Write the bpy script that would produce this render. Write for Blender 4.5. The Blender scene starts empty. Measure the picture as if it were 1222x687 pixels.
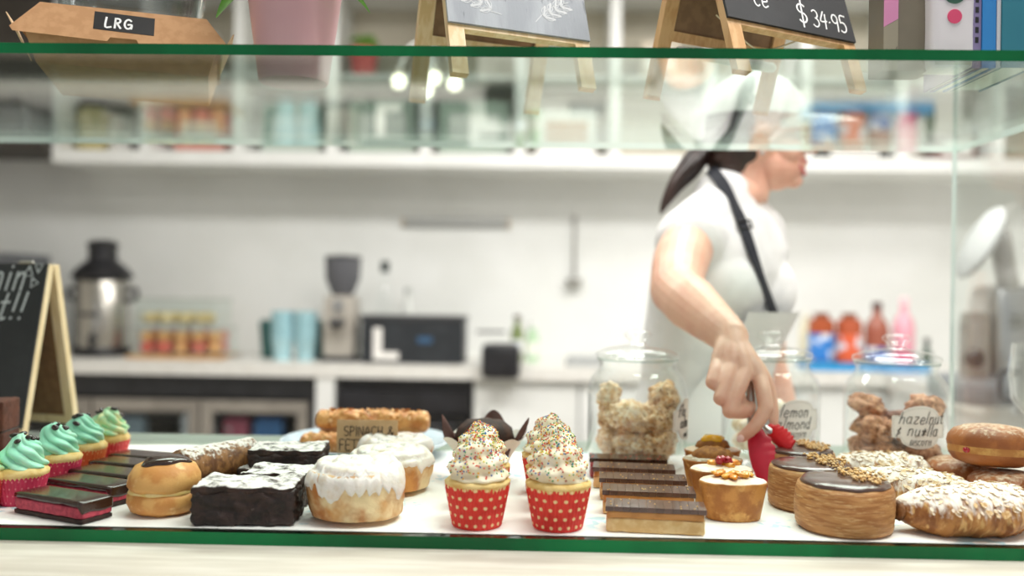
import bpy, bmesh, math, random
from mathutils import Vector, Matrix, noise as mn

PI = math.pi
V = Vector
scene = bpy.context.scene
COL = scene.collection

# ------------------------------------------------------------------ camera
F_PX, W_PX, H_PX = 1050.0, 1222.0, 687.0
YAW, ROLL = math.radians(1.3), math.radians(0.8)
EYE = V((0, 0, 1.27))
FW = V((-math.sin(YAW), math.cos(YAW), 0))
R0 = V((math.cos(YAW), math.sin(YAW), 0))
RT = R0 * math.cos(ROLL) + V((0, 0, 1)) * math.sin(ROLL)
UP = R0 * -math.sin(ROLL) + V((0, 0, 1)) * math.cos(ROLL)
cam_d = bpy.data.cameras.new('camera')
cam = bpy.data.objects.new('camera', cam_d)
COL.objects.link(cam)
mw = Matrix((RT, UP, -FW)).transposed().to_4x4()
mw.translation = EYE
cam.matrix_world = mw
cam_d.sensor_width = 36
cam_d.lens = 36 * F_PX / W_PX
cam_d.clip_start = 0.02
cam_d.dof.use_dof = True
cam_d.dof.focus_distance = 1.105
cam_d.dof.aperture_fstop = 1.7
scene.camera = cam

# ------------------------------------------------------------------ world, lights, exposure
world = bpy.data.worlds.new('world')
scene.world = world
world.use_nodes = True
bg = world.node_tree.nodes['Background']
bg.inputs[0].default_value = (0.97, 0.985, 1.0, 1)
bg.inputs[1].default_value = 0.55
LIGHTS = [  # centre, size x, size y, watts : ceiling panels of the shop
    ((0.9, 2.45, 2.96), 1.6, 0.5, 44),
    ((-0.9, 2.6, 2.96), 1.4, 0.5, 32),
    ((0.7, 0.9, 2.96), 1.6, 0.5, 40),
    ((1.2, 3.3, 2.96), 1.4, 0.4, 18),
]
for i, (p, sx, sy, w) in enumerate(LIGHTS):
    ld = bpy.data.lights.new('panel_light', 'AREA')
    ld.shape = 'RECTANGLE'; ld.size = sx; ld.size_y = sy; ld.energy = w
    ld.color = (1.0, 0.99, 0.985)
    lo = bpy.data.objects.new('panel_light', ld)
    lo.location = p
    COL.objects.link(lo)
scene.view_settings.view_transform = 'Standard'
scene.view_settings.look = 'None'
scene.view_settings.gamma = 1
scene.view_settings.use_curve_mapping = False
scene.view_settings.exposure = -0.05
scene.cycles.transparent_max_bounces = 40
scene.cycles.max_bounces = 10
scene.cycles.sample_clamp_indirect = 4

# ------------------------------------------------------------------ place helpers
def ray(px, py):
    return FW + RT * ((px - W_PX / 2) / F_PX) + UP * ((H_PX / 2 - py) / F_PX)
def at(px, py, Y):
    d = ray(px, py)
    return EYE + d * (Y / d.y)
def onz(px, py, z):
    d = ray(px, py)
    return EYE + d * ((z - EYE.z) / d.z)
def colx(px, Y, z=0.0):
    """world point at depth Y seen in pixel column px, set at height z"""
    p = at(px, 345, Y)
    p.z = z
    return p

def lin(h):
    h = h.lstrip('#')
    o = []
    for i in (0, 2, 4):
        c = int(h[i:i + 2], 16) / 255
        o.append(c / 12.92 if c <= 0.04045 else ((c + 0.055) / 1.055) ** 2.4)
    return (*o, 1)

# ------------------------------------------------------------------ materials
class NT:
    def __init__(s, m):
        s.t = m.node_tree
    def n(s, typ, **kw):
        x = s.t.nodes.new(typ)
        for k, v in kw.items():
            setattr(x, k, v)
        return x
    def link(s, a, b):
        s.t.links.new(a, b)
    def put(s, v, sock):
        if hasattr(v, 'is_output'):
            s.t.links.new(v, sock)
        else:
            sock.default_value = v
    def math(s, op, a, b=0.0, c=None):
        x = s.n('ShaderNodeMath', operation=op)
        s.put(a, x.inputs[0]); s.put(b, x.inputs[1])
        if c is not None:
            s.put(c, x.inputs[2])
        return x.outputs[0]
    def mix(s, fac, a, b):
        x = s.n('ShaderNodeMix', data_type='RGBA')
        s.put(fac, x.inputs[0]); s.put(a, x.inputs[6]); s.put(b, x.inputs[7])
        return x.outputs[2]
    def ramp(s, v, lo, hi):
        x = s.n('ShaderNodeMapRange', interpolation_type='SMOOTHSTEP')
        s.put(v, x.inputs[0]); x.inputs[1].default_value = lo; x.inputs[2].default_value = hi
        return x.outputs[0]
    def coords(s, stretch=(1, 1, 1)):
        tc = s.n('ShaderNodeTexCoord')
        oi = s.n('ShaderNodeObjectInfo')
        mp = s.n('ShaderNodeMapping')
        mp.inputs['Scale'].default_value = stretch
        s.link(tc.outputs['Object'], mp.inputs[0])
        ad = s.n('ShaderNodeVectorMath', operation='ADD')
        s.link(mp.outputs[0], ad.inputs[0])
        s.link(s.math('MULTIPLY', oi.outputs['Random'], 13.0), ad.inputs[1])
        return ad.outputs[0]
    def noise(s, vec, scale, detail=4, rough=0.55):
        x = s.n('ShaderNodeTexNoise')
        s.link(vec, x.inputs['Vector'])
        x.inputs['Scale'].default_value = scale
        x.inputs['Detail'].default_value = detail
        x.inputs['Roughness'].default_value = rough
        return x.outputs['Fac']

def mat(name, col, rough=0.5, col2=None, ns=20, lo=0.4, hi=0.6, bump=0, bs=80, metal=0, spec=0.5,
        sss=0, sssr=0.01, coat=0, top=None, stretch=(1, 1, 1), emit=0, col3=None, ns3=90, lo3=.5, hi3=.65, extra=None):
    m = bpy.data.materials.new(name)
    m.use_nodes = True
    N = NT(m)
    b = N.t.nodes['Principled BSDF']
    c = lin(col)
    m.diffuse_color = c
    vec = N.coords(stretch)
    if col2:
        c = N.mix(N.ramp(N.noise(vec, ns), lo, hi), c, lin(col2))
    if col3:
        c = N.mix(N.ramp(N.noise(vec, ns3, 3), lo3, hi3), c, lin(col3))
    if extra:
        c = extra(N, vec, c)
    r = rough
    if top:   # dusting that lies on upward facing surfaces: colour, reach, softness, noise scale
        tcol, reach, soft, tns = top
        g = N.n('ShaderNodeNewGeometry')
        sp = N.n('ShaderNodeSeparateXYZ')
        N.link(g.outputs['Normal'], sp.inputs[0])
        f = N.math('ADD', sp.outputs[2], N.math('MULTIPLY', N.math('SUBTRACT', N.noise(vec, tns, 5, 0.65), 0.5), 2.4))
        f = N.ramp(f, reach - soft, reach + soft)
        c = N.mix(f, c, lin(tcol))
        r = N.math('ADD', N.math('MULTIPLY', f, 0.9 - rough), rough)
    N.put(c, b.inputs['Base Color'])
    N.put(r, b.inputs['Roughness'])
    b.inputs['Metallic'].default_value = metal
    b.inputs['Specular IOR Level'].default_value = spec
    if coat:
        b.inputs['Coat Weight'].default_value = coat
        b.inputs['Coat Roughness'].default_value = 0.08
    if sss:
        b.inputs['Subsurface Weight'].default_value = sss
        b.inputs['Subsurface Radius'].default_value = (1, 0.5, 0.3)
        b.inputs['Subsurface Scale'].default_value = sssr
    if emit:
        b.inputs['Emission Color'].default_value = lin(col)
        b.inputs['Emission Strength'].default_value = emit
    if bump:
        bp = N.n('ShaderNodeBump')
        bp.inputs['Strength'].default_value = min(1, bump)
        bp.inputs['Distance'].default_value = 0.002
        N.link(N.noise(vec, bs, 5, 0.6), bp.inputs['Height'])
        N.link(bp.outputs[0], b.inputs['Normal'])
    return m

def glass_mat(name, tint='#f4faf7', ior=1.5, veil=0.0):
    m = bpy.data.materials.new(name)
    m.use_nodes = True
    N = NT(m)
    out = N.t.nodes['Material Output']
    N.t.nodes.remove(N.t.nodes['Principled BSDF'])
    g = N.n('ShaderNodeNewGeometry')
    io = N.math('ADD', N.math('MULTIPLY', g.outputs['Backfacing'], 1 / ior - ior), ior)
    fr = N.n('ShaderNodeFresnel')
    N.link(io, fr.inputs['IOR'])
    tr = N.n('ShaderNodeBsdfTransparent'); tr.inputs[0].default_value = lin(tint)
    gl = N.n('ShaderNodeBsdfGlossy'); gl.inputs['Roughness'].default_value = 0.0
    gl.inputs[0].default_value = (1, 1, 1, 1)
    mx = N.n('ShaderNodeMixShader')
    N.link(fr.outputs[0], mx.inputs[0]); N.link(tr.outputs[0], mx.inputs[1]); N.link(gl.outputs[0], mx.inputs[2])
    N.link(mx.outputs[0], out.inputs['Surface'])
    m.diffuse_color = (0.85, 0.92, 0.9, 0.2)
    return m

# ------------------------------------------------------------------ mesh helpers
class MB:
    def __init__(s):
        s.v = []; s.f = []; s.m = []; s.M = None
    def add(s, vs, fs, m=0):
        o = len(s.v)
        s.v += [V(p) if s.M is None else s.M @ V(p) for p in vs]
        for f in fs:
            s.f.append([i + o for i in f]); s.m.append(m)
        return s
    def box(s, x0, x1, y0, y1, z0, z1, m=0):
        vs = [(x, y, z) for z in (z0, z1) for y in (y0, y1) for x in (x0, x1)]
        return s.add(vs, [(0, 2, 3, 1), (4, 5, 7, 6), (0, 1, 5, 4), (1, 3, 7, 5), (3, 2, 6, 7), (2, 0, 4, 6)], m)
    def grid(s, fn, nu, nv, cu=False, m=0, flip=False):
        """fn(i, j); i runs 0..nu (closed when cu), j 0..nv"""
        n = nu if cu else nu + 1
        vs = [fn(i, j) for j in range(nv + 1) for i in range(n)]
        fs = []
        for j in range(nv):
            for i in range(nu):
                a = j * n + i; b = j * n + (i + 1) % n
                q = (a, b, b + n, a + n)
                fs.append(q[::-1] if flip else q)
        return s.add(vs, fs, m)
    def lathe(s, prof, n=32, m=0, fn=None, c=(0, 0, 0), closed_ends=True):
        """prof: (r, z) list, from bottom to top for outward normals; fn(theta, r, z) -> Vector"""
        c = V(c)
        vs = []; rings = []
        for (r, z) in prof:
            if r < 1e-7:
                rings.append([len(vs)])
                vs.append(c + (fn(0, 0, z) if fn else V((0, 0, z))))
            else:
                ring = []
                for i in range(n):
                    t = 2 * PI * i / n
                    ring.append(len(vs))
                    vs.append(c + (fn(t, r, z) if fn else V((r * math.cos(t), r * math.sin(t), z))))
                rings.append(ring)
        fs = []
        for a, b in zip(rings, rings[1:]):
            if len(a) == 1 and len(b) == 1:
                continue
            for i in range(n):
                k = (i + 1) % n
                if len(a) == 1:
                    fs.append((a[0], b[k], b[i]))
                elif len(b) == 1:
                    fs.append((a[i], a[k], b[0]))
                else:
                    fs.append((a[i], a[k], b[k], b[i]))
        return s.add(vs, fs, m)
    def tube(s, path, rad, n=12, m=0, caps=True, flat=1.0, upv=None):
        """round tube through points; rad a number or a list; rounded ends"""
        P = [V(p) for p in path]
        k = len(P)
        Rr = [rad] * k if not hasattr(rad, '__len__') else list(rad)
        T = []
        for i in range(k):
            t = (P[min(i + 1, k - 1)] - P[max(i - 1, 0)])
            T.append(t.normalized())
        nrm = upv.copy() if upv else (V((0, 0, 1)) if abs(T[0].z) < 0.9 else V((1, 0, 0)))
        rings = []
        vs = []
        def ring(c, t, r):
            nonlocal nrm
            nrm = (nrm - t * nrm.dot(t)).normalized()
            b = t.cross(nrm)
            rings.append(len(vs))
            for i in range(n):
                a = 2 * PI * i / n
                vs.append(c + (nrm * math.cos(a) * flat + b * math.sin(a)) * r)
        if caps:
            for q in (0.97, 0.75, 0.4):
                ring(P[0] - T[0] * Rr[0] * q, T[0], Rr[0] * math.sqrt(1 - q * q))
        for p, t, r in zip(P, T, Rr):
            ring(p, t, r)
        if caps:
            for q in (0.4, 0.75, 0.97):
                ring(P[-1] + T[-1] * Rr[-1] * q, T[-1], Rr[-1] * math.sqrt(1 - q * q))
        fs = []
        for a, b in zip(rings, rings[1:]):
            for i in range(n):
                j = (i + 1) % n
                fs.append((a + i, a + j, b + j, b + i))
        fs.append([rings[0] + i for i in range(n)][::-1])
        fs.append([rings[-1] + i for i in range(n)])
        return s.add(vs, fs, m)
    def prism(s, poly, d0, d1, mapf=None, m=0):
        """2D outline (counter-clockwise in x, z seen from -y) pushed from d0 (front) to d1"""
        mapf = mapf or (lambda u, v, d: V((u, d, v)))
        k = len(poly)
        vs = [mapf(u, v, d0) for u, v in poly] + [mapf(u, v, d1) for u, v in poly]
        fs = [list(range(k)), list(range(2 * k - 1, k - 1, -1))]
        for i in range(k):
            j = (i + 1) % k
            fs.append((j, i, i + k, j + k))
        return s.add(vs, fs, m)
    def ico(s, c, r, sub=1, m=0, sc=(1, 1, 1), fn=None):
        vs, fs = ICO[sub]
        c = V(c)
        out = []
        for p in vs:
            q = V((p.x * sc[0], p.y * sc[1], p.z * sc[2])) * r
            out.append(c + (fn(q, p) if fn else q))
        return s.add(out, fs, m)
    def rbox(s, sx, sy, sz, r, cuts=6, c=(0, 0, 0), m=0, fn=None):
        """rounded box standing on z=0, optional displacement fn(p, n)"""
        vs, fs = cubegrid(cuts)
        c = V(c); h = V((sx / 2, sy / 2, sz / 2)); out = []
        for p in vs:
            q = V((p.x * h.x, p.y * h.y, p.z * h.z))
            inn = V([max(-(h[i] - r), min(h[i] - r, q[i])) for i in range(3)])
            d = q - inn
            n = d.normalized() if d.length > 1e-9 else V((0, 0, 0))
            q = inn + n * r if d.length > 1e-9 else q
            if fn:
                q = fn(q, n)
            out.append(c + q + V((0, 0, h.z)))
        return s.add(out, fs, m)
    def build(s, name, mats, parent=None, angle=40, smooth=True):
        me = bpy.data.meshes.new(name)
        me.from_pydata([tuple(p) for p in s.v], [], s.f)
        if not isinstance(mats, (list, tuple)):
            mats = [mats]
        for q in mats:
            me.materials.append(q)
        if len(mats) > 1:
            me.polygons.foreach_set('material_index', s.m)
        if smooth:
            me.polygons.foreach_set('use_smooth', [True] * len(me.polygons))
            if angle < 180:
                me.set_sharp_from_angle(angle=math.radians(angle))
        me.update()
        o = bpy.data.objects.new(name, me)
        COL.objects.link(o)
        if parent is not None:
            o.parent = parent
        return o

def _ico(sub):
    bm = bmesh.new()
    bmesh.ops.create_icosphere(bm, subdivisions=sub, radius=1)
    vs = [v.co.copy() for v in bm.verts]
    fs = [[v.index for v in f.verts] for f in bm.faces]
    bm.free()
    return vs, fs
ICO = {i: _ico(i) for i in (1, 2, 3, 4)}
_cg = {}
def cubegrid(k):
    if k not in _cg:
        bm = bmesh.new()
        bmesh.ops.create_cube(bm, size=2)
        if k > 0:
            bmesh.ops.subdivide_edges(bm, edges=bm.edges[:], cuts=k, use_grid_fill=True)
        bm.verts.index_update()
        _cg[k] = ([v.co.copy() for v in bm.verts], [[v.index for v in f.verts] for f in bm.faces])
        bm.free()
    return _cg[k]

def thing(name, label, cat, loc=(0, 0, 0), rotz=0, group=None):
    o = bpy.data.objects.new(name, None)
    o.empty_display_size = 0.02
    COL.objects.link(o)
    o.location = loc; o.rotation_euler = (0, 0, rotz)
    return tag(o, label, cat, group)
def tag(o, label, cat, group=None):
    o['label'] = label; o['category'] = cat
    if group:
        o['group'] = group
    return o
def struct(o, label=None):
    o['kind'] = 'structure'
    if label:
        o['label'] = label
    return o
def stuff(o):
    o['kind'] = 'stuff'
    return o
def put(o, loc, rotz=0):
    o.location = loc; o.rotation_euler = (0, 0, rotz)
    return o
def fbm(p, seed=0, oct=3):
    q = V((p.x + seed * 7.13, p.y - seed * 3.7, p.z + seed * 1.9))
    a, t = 1.0, 0.0
    for _ in range(oct):
        t += a * mn.noise(q); q = q * 2.03; a *= 0.5
    return t
def spline(pts, k=6):
    P = [V(p) for p in pts]
    if len(P) < 3:
        return [P[0].lerp(P[-1], i / k) for i in range(k + 1)]
    out = []
    for i in range(len(P) - 1):
        a = P[max(i - 1, 0)]; b = P[i]; c = P[i + 1]; d = P[min(i + 2, len(P) - 1)]
        for j in range(k):
            t = j / k
            out.append(0.5 * ((2 * b) + (c - a) * t + (2 * a - 5 * b + 4 * c - d) * t * t + (3 * b - a - 3 * c + d) * t ** 3))
    out.append(P[-1])
    return out
def lerpl(vals, k):
    out = []
    for i in range(len(vals) - 1):
        for j in range(k):
            out.append(vals[i] + (vals[i + 1] - vals[i]) * j / k)
    return out + [vals[-1]]

# ------------------------------------------------------------------ hand lettering (stroke glyphs: width, strokes)
def arc(cx, cz, rx, rz, a0, a1, n=9):
    return [(cx + rx * math.cos(math.radians(a0 + (a1 - a0) * i / n)), cz + rz * math.sin(math.radians(a0 + (a1 - a0) * i / n))) for i in range(n + 1)]
GL = {
 'L': (.5, [[(.05, 1), (.03, 0), (.48, .03)]]),
 'R': (.55, [[(.05, 0), (.05, 1)], [(.05, 1), (.35, .98), (.47, .78), (.36, .56), (.05, .5)], [(.2, .5), (.52, 0)]]),
 'G': (.62, [arc(.34, .5, .31, .5, 50, 335, 12), [(.36, .45), (.64, .45), (.62, .05)]]),
 'S': (.5, [arc(.26, .75, .22, .25, 40, 270, 8) + arc(.26, .25, .22, .25, 90, -140, 8)]),
 'P': (.5, [[(.05, 0), (.05, 1)], [(.05, 1), (.32, .98), (.45, .75), (.32, .5), (.05, .45)]]),
 'I': (.16, [[(.08, 0), (.08, 1)]]),
 'N': (.56, [[(.05, 0), (.05, 1), (.5, 0), (.5, 1)]]),
 'A': (.56, [[(.02, 0), (.28, 1), (.54, 0)], [(.12, .36), (.44, .36)]]),
 'C': (.54, [arc(.3, .5, .27, .5, 50, 310, 12)]),
 'H': (.56, [[(.06, 0), (.06, 1)], [(.5, 0), (.5, 1)], [(.06, .5), (.5, .5)]]),
 'F': (.48, [[(.06, 0), (.06, 1), (.46, 1)], [(.06, .53), (.38, .53)]]),
 'E': (.48, [[(.46, 1), (.06, 1), (.06, 0), (.46, 0)], [(.06, .5), (.38, .5)]]),
 'T': (.52, [[(.0, 1), (.52, 1)], [(.26, 1), (.26, 0)]]),
 'B': (.5, [[(.06, 0), (.06, 1), (.34, .97), (.42, .77), (.3, .54), (.06, .52)], [(.3, .54), (.47, .27), (.34, .03), (.06, 0)]]),
 'O': (.6, [arc(.3, .5, .27, .5, 90, 450, 14)]),
 '&': (.56, [[(.54, .05), (.16, .72), (.2, .95), (.34, .97), (.38, .78), (.08, .38), (.08, .1), (.28, .0), (.46, .18), (.54, .42)]]),
 '$': (.52, [arc(.26, .72, .22, .2, 40, 270, 8) + arc(.26, .3, .22, .22, 90, -140, 8), [(.28, 1.1), (.24, -.12)]]),
 '3': (.46, [arc(.22, .76, .2, .24, 140, -90, 8) + arc(.22, .26, .23, .26, 90, -140, 8)]),
 '4': (.5, [[(.3, 1), (.04, .42), (.48, .45)], [(.42, .85), (.36, 0)]]),
 '9': (.46, [arc(.22, .72, .2, .26, 0, 360, 12) + [(.42, .72), (.36, 0)]]),
 '5': (.46, [[(.44, 1), (.1, 1), (.08, .58)] + arc(.2, .3, .24, .3, 110, -130, 9)]),
 '.': (.2, [[(.08, .42), (.11, .44)]]),
 '!': (.22, [[(.14, 1), (.1, .32)], [(.08, .04), (.1, .06)]]),
 'n': (.46, [[(.06, .62), (.05, 0)], [(.05, .4), (.2, .6), (.34, .58), (.38, .4), (.38, 0)]]),
 'i': (.18, [[(.08, .6), (.08, 0)], [(.09, .82), (.1, .84)]]),
 's': (.4, [[(.34, .54), (.2, .64), (.08, .5), (.2, .34), (.32, .18), (.2, .0), (.04, .08)]]),
 't': (.38, [[(.2, .95), (.16, .1), (.24, 0), (.34, .05)], [(.02, .62), (.36, .64)]]),
 'h': (.46, [[(.1, 1.05), (.05, 0)], [(.05, .38), (.2, .58), (.34, .56), (.38, .4), (.37, 0)]]),
 'a': (.48, [arc(.2, .3, .18, .3, 40, 330, 10), [(.38, .6), (.38, .1), (.46, 0)]]),
 'z': (.42, [[(.04, .6), (.38, .6), (.04, .02), (.4, .02)]]),
 'e': (.44, [[(.06, .3), (.38, .36), (.34, .56), (.2, .62), (.06, .4), (.08, .1), (.22, 0), (.4, .1)]]),
 'l': (.16, [[(.12, 1.1), (.05, 0)]]),
 'u': (.48, [[(.06, .6), (.06, .15), (.18, 0), (.34, .1), (.38, .6), (.38, .1), (.46, 0)]]),
 'm': (.66, [[(.06, .6), (.05, 0)], [(.05, .38), (.18, .6), (.3, .5), (.3, 0)], [(.3, .38), (.44, .6), (.56, .5), (.58, 0)]]),
 'o': (.44, [arc(.2, .3, .18, .3, 90, 450, 12)]),
 'd': (.48, [arc(.2, .3, .18, .3, 40, 330, 10), [(.42, 1.05), (.38, .1), (.46, 0)]]),
 'c': (.4, [arc(.22, .3, .19, .3, 50, 310, 9)]),
 'y': (.44, [[(.06, .6), (.2, .15)], [(.4, .6), (.16, -.35)]]),
 'f': (.36, [[(.36, .95), (.24, 1.02), (.16, .8), (.12, -.1)], [(.02, .55), (.32, .57)]]),
 '*': (.42, [[(.2, .7), (.2, 0)], [(.02, .55), (.38, .1)], [(.38, .58), (.04, .06)], [(.02, .4), (.42, .38)]]),
 '+': (.4, [[(.3, .62), (.08, .4), (.32, .25), (.1, .02)], [(.22, .75), (.1, -.12)]]),
 ' ': (.3, []),
}
def lettering(name, lines, mapf, w, material, parent, slant=0.0, th=0.0006, gap=.1, jit=0.0, seed=1):
    """lines: (text, u0, v0, height); mapf(u, v, d) puts the flat print on its surface; one joined part of strokes"""
    rnd = random.Random(seed)
    hmax = max(q[3] for q in lines)
    for (text, u0, v0, hgt) in lines:
        mb = MB()
        wl = w * (.2 + .8 * hgt / hmax)
        u = u0
        for ch in text:
            wd, strokes = GL[ch]
            dz = rnd.uniform(-jit, jit) * hgt
            for st in strokes:
                pts = [V((u + (x + slant * z) * hgt, v0 + z * hgt + dz, 0)) for x, z in st]
                ribbon(mb, spline(pts, 3) if len(pts) > 2 else pts, wl, mapf, th)
            u += (wd + gap) * hgt
        mb.build(name, material, parent, smooth=False)
def ribbon(mb, pts, w, mapf, th=0.0006):
    k = len(pts)
    L = []
    for i in range(k):
        t = pts[min(i + 1, k - 1)] - pts[max(i - 1, 0)]
        if t.length < 1e-9:
            t = V((1, 0, 0))
        t.normalize()
        n = V((-t.y, t.x, 0))
        p = pts[i] + (t * (-w / 2 if i == 0 else (w / 2 if i == k - 1 else 0)))
        L.append((p + n * w / 2, p - n * w / 2))
    vs = []
    for a, b in L:
        vs += [mapf(a.x, a.y, -th), mapf(b.x, b.y, -th), mapf(b.x, b.y, 0), mapf(a.x, a.y, 0)]
    fs = [(0, 1, 2, 3)]
    for i in range(k - 1):
        o = 4 * i
        for j in range(4):
            fs.append((o + j, o + 4 + j, o + 4 + (j + 1) % 4, o + (j + 1) % 4))
    o = 4 * (k - 1)
    fs.append((o + 3, o + 2, o + 1, o))
    mb.add(vs, fs)

# ------------------------------------------------------------------ palette
M = {}
M['wall'] = mat('wall_paint', '#e9ebe8', 0.55, col2='#e2e4e0', ns=1.5, bump=.1, bs=30)
M['side_wall'] = mat('side_wall_paint', '#dcd8d0', 0.7, col2='#d4d0c6', ns=1.2)
M['ceiling'] = mat('ceiling_paint', '#f1f0ec', 0.8, bump=.08, bs=40)
M['floor'] = mat('floor_vinyl', '#a09a90', 0.5, col2='#8e887e', ns=6)
M['white_lac'] = mat('white_lacquer', '#eef0ed', 0.35, col2='#e8eae6', ns=3)
M['cream_in'] = mat('cream_cabinet_inside', '#d6cfbc', 0.6, col2='#cdc6b2', ns=4)
M['bench'] = mat('bench_laminate', '#e6e5df', 0.3, col2='#dcdad2', ns=30, lo=.5, hi=.7)
M['darkcab'] = mat('dark_brown_board', '#4a443e', 0.5, col2='#413b36', ns=5)
M['steel'] = mat('brushed_steel', '#c4c5c4', 0.28, metal=1, bump=.1, bs=200, stretch=(1, 1, 12))
M['steel_dull'] = mat('dull_steel', '#a9a8a3', 0.4, metal=.6, col2='#98968f', ns=8)
M['black_pl'] = mat('black_plastic', '#26262a', 0.35, col2='#1d1d20', ns=10)
M['char'] = mat('charcoal_plastic', '#3c3d40', 0.4, col2='#333437', ns=10)
M['blackglass'] = mat('black_oven_glass', '#131416', 0.08, spec=.6)
M['glass'] = glass_mat('clear_glass', '#f3f9f6')
M['jar_glass'] = glass_mat('jar_glass', '#feffff', 1.48)
M['shelf_glass'] = glass_mat('shelf_glass', '#eef7f2', 1.52)
M['pane'] = glass_mat('thin_pane', '#fbfdfc', 1.35)
M['edge_green'] = mat('green_glass_edge', '#057c44', 0.25, col2='#045a30', ns=5, lo=.35, hi=.65, spec=.25, stretch=(1, 1, .2))
M['edge_pale'] = mat('polished_glass_edge', '#dfeae6', 0.1, spec=.7)
def wood_extra(N, vec, c):
    w = N.noise(vec, 3.0, 6, .6)
    return N.mix(N.ramp(w, .42, .62), c, lin('#beb5a8'))
M['counter_wood'] = mat('whitewashed_wood', '#d6cfc4', 0.5, col2='#c8c0b3', ns=14, stretch=(.6, 9, 9), bump=.25, bs=20, extra=wood_extra)
M['counter_front'] = mat('counter_front_board', '#e4e0d8', .5, col2='#d9d4ca', ns=8, stretch=(.5, 6, 6))
def paper_extra(N, vec, c):
    f = N.ramp(N.noise(vec, 9, 2, .5), .56, .62)
    f2 = N.ramp(N.noise(vec, 46, 2, .5), .5, .56)
    f = N.math('MULTIPLY', f, f2)
    return N.mix(N.math('MULTIPLY', f, .75), c, lin('#a9d3e0'))
M['paper'] = mat('printed_greaseproof', '#f6f6f2', 0.6, bump=.15, bs=50, extra=paper_extra)
M['wood'] = mat('pale_pine', '#e3c99f', 0.5, col2='#d6b684', ns=16, stretch=(6, 6, .7), bump=.12, bs=60)
M['wood2'] = mat('honey_pine', '#d8ae7a', 0.5, col2='#c99a64', ns=16, stretch=(6, 6, .7), bump=.12, bs=60)
M['wood_pale'] = mat('light_pine', '#e6d3ae', 0.5, col2='#dcc69c', ns=16, stretch=(6, 6, .7), bump=.1, bs=60)
M['hardboard'] = mat('brown_hardboard', '#8a6a4c', 0.7, col2='#7e6045', ns=60, bump=.1, bs=200)
M['chalkboard'] = mat('black_chalkboard', '#1f2022', 0.6, col2='#2b2c2e', ns=14, lo=.45, hi=.8, bump=.08, bs=120)
M['slate'] = mat('grey_slate_board', '#8b9096', 0.6, col2='#9ca1a6', ns=10, stretch=(3, 1, .6), col3='#6d7277', ns3=30, lo3=.62, hi3=.7, bump=.2, bs=60)
M['chalk'] = mat('white_chalk', '#f0f0ee', 0.9)
M['chalk_soft'] = mat('soft_chalk', '#c9cbcc', 0.9)
M['kraft'] = mat('kraft_card', '#bf9267', 0.75, col2='#b4875c', ns=60, bump=.08, bs=160)
M['kraft_in'] = mat('kraft_card_inside', '#d8b78e', 0.75)
M['kraft_pale'] = mat('pale_kraft_tag', '#cfae84', 0.7, col2='#c6a478', ns=40)
M['ink'] = mat('black_ink', '#22201f', 0.6)
M['label_paper'] = mat('cream_label', '#f5f3ee', 0.5)
M['label_line'] = mat('grey_label_line', '#b9b6b0', 0.6)
M['label_black'] = mat('black_label', '#141416', 0.45)

# ------------------------------------------------------------------ the room
ZS = 1.27 - 0.2785           # top of the lower glass shelf
ZP = ZS + 0.0012             # top of the paper on it
ZT = 1.27 + 0.269            # top of the upper glass shelf
YF, YB = 0.98, 1.615         # front and back edge of the glass case
BZ = 0.902                   # kitchen bench
WALL_Y = 4.75
XL, XR = -3.2, 3.3

struct(MB().box(XL, XR, -.5, WALL_Y + .1, -.06, 0).build('floor', M['floor']))
struct(MB().box(XL, XR, WALL_Y, WALL_Y + .12, 0, 3.0).build('wall_back', M['wall']))
struct(MB().box(XL - .12, XL, -.5, WALL_Y + .12, 0, 3.0).build('wall_left', M['side_wall']))
struct(MB().box(XR, XR + .12, -.5, WALL_Y + .12, 0, 3.0).build('wall_right', M['side_wall']))
struct(MB().box(XL - .12, XR + .12, -.5, WALL_Y + .12, 3.0, 3.08).build('ceiling', M['ceiling']))
M['diffuser'] = mat('lit_diffuser', '#fff6ea', .5, emit=4)
names = ['above the customer side of the counter', 'over the aisle behind the glass case', 'above the left end of the aisle', 'nearest the wall cabinets']
for (p, sx, sy, w), nm in zip(LIGHTS, [names[1], names[2], names[0], names[3]]):
    t = thing('ceiling_light', 'flat white ceiling light panel ' + nm, 'ceiling light', (p[0], p[1], 3.0), group='ceiling light panels')
    fr = MB()
    for x0, x1, y0, y1 in ((-sx / 2 - .04, sx / 2 + .04, -sy / 2 - .04, -sy / 2), (-sx / 2 - .04, sx / 2 + .04, sy / 2, sy / 2 + .04),
                           (-sx / 2 - .04, -sx / 2, -sy / 2, sy / 2), (sx / 2, sx / 2 + .04, -sy / 2, sy / 2)):
        fr.box(x0, x1, y0, y1, -.035, 0)
    fr.build('frame', M['white_lac'], t)
    MB().box(-sx / 2, sx / 2, -sy / 2, sy / 2, -.02, 0).build('diffuser', M['diffuser'], t)

# serving counter that carries the glass case
struct(MB().box(-1.5, 1.25, .8, 1.66, 0, ZS - .054).build('counter_base', M['counter_front']))
struct(MB().box(-1.5, 1.25, .74, 1.68, ZS - .054, ZS - .0142).build('counter_top', M['counter_wood']))

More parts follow.
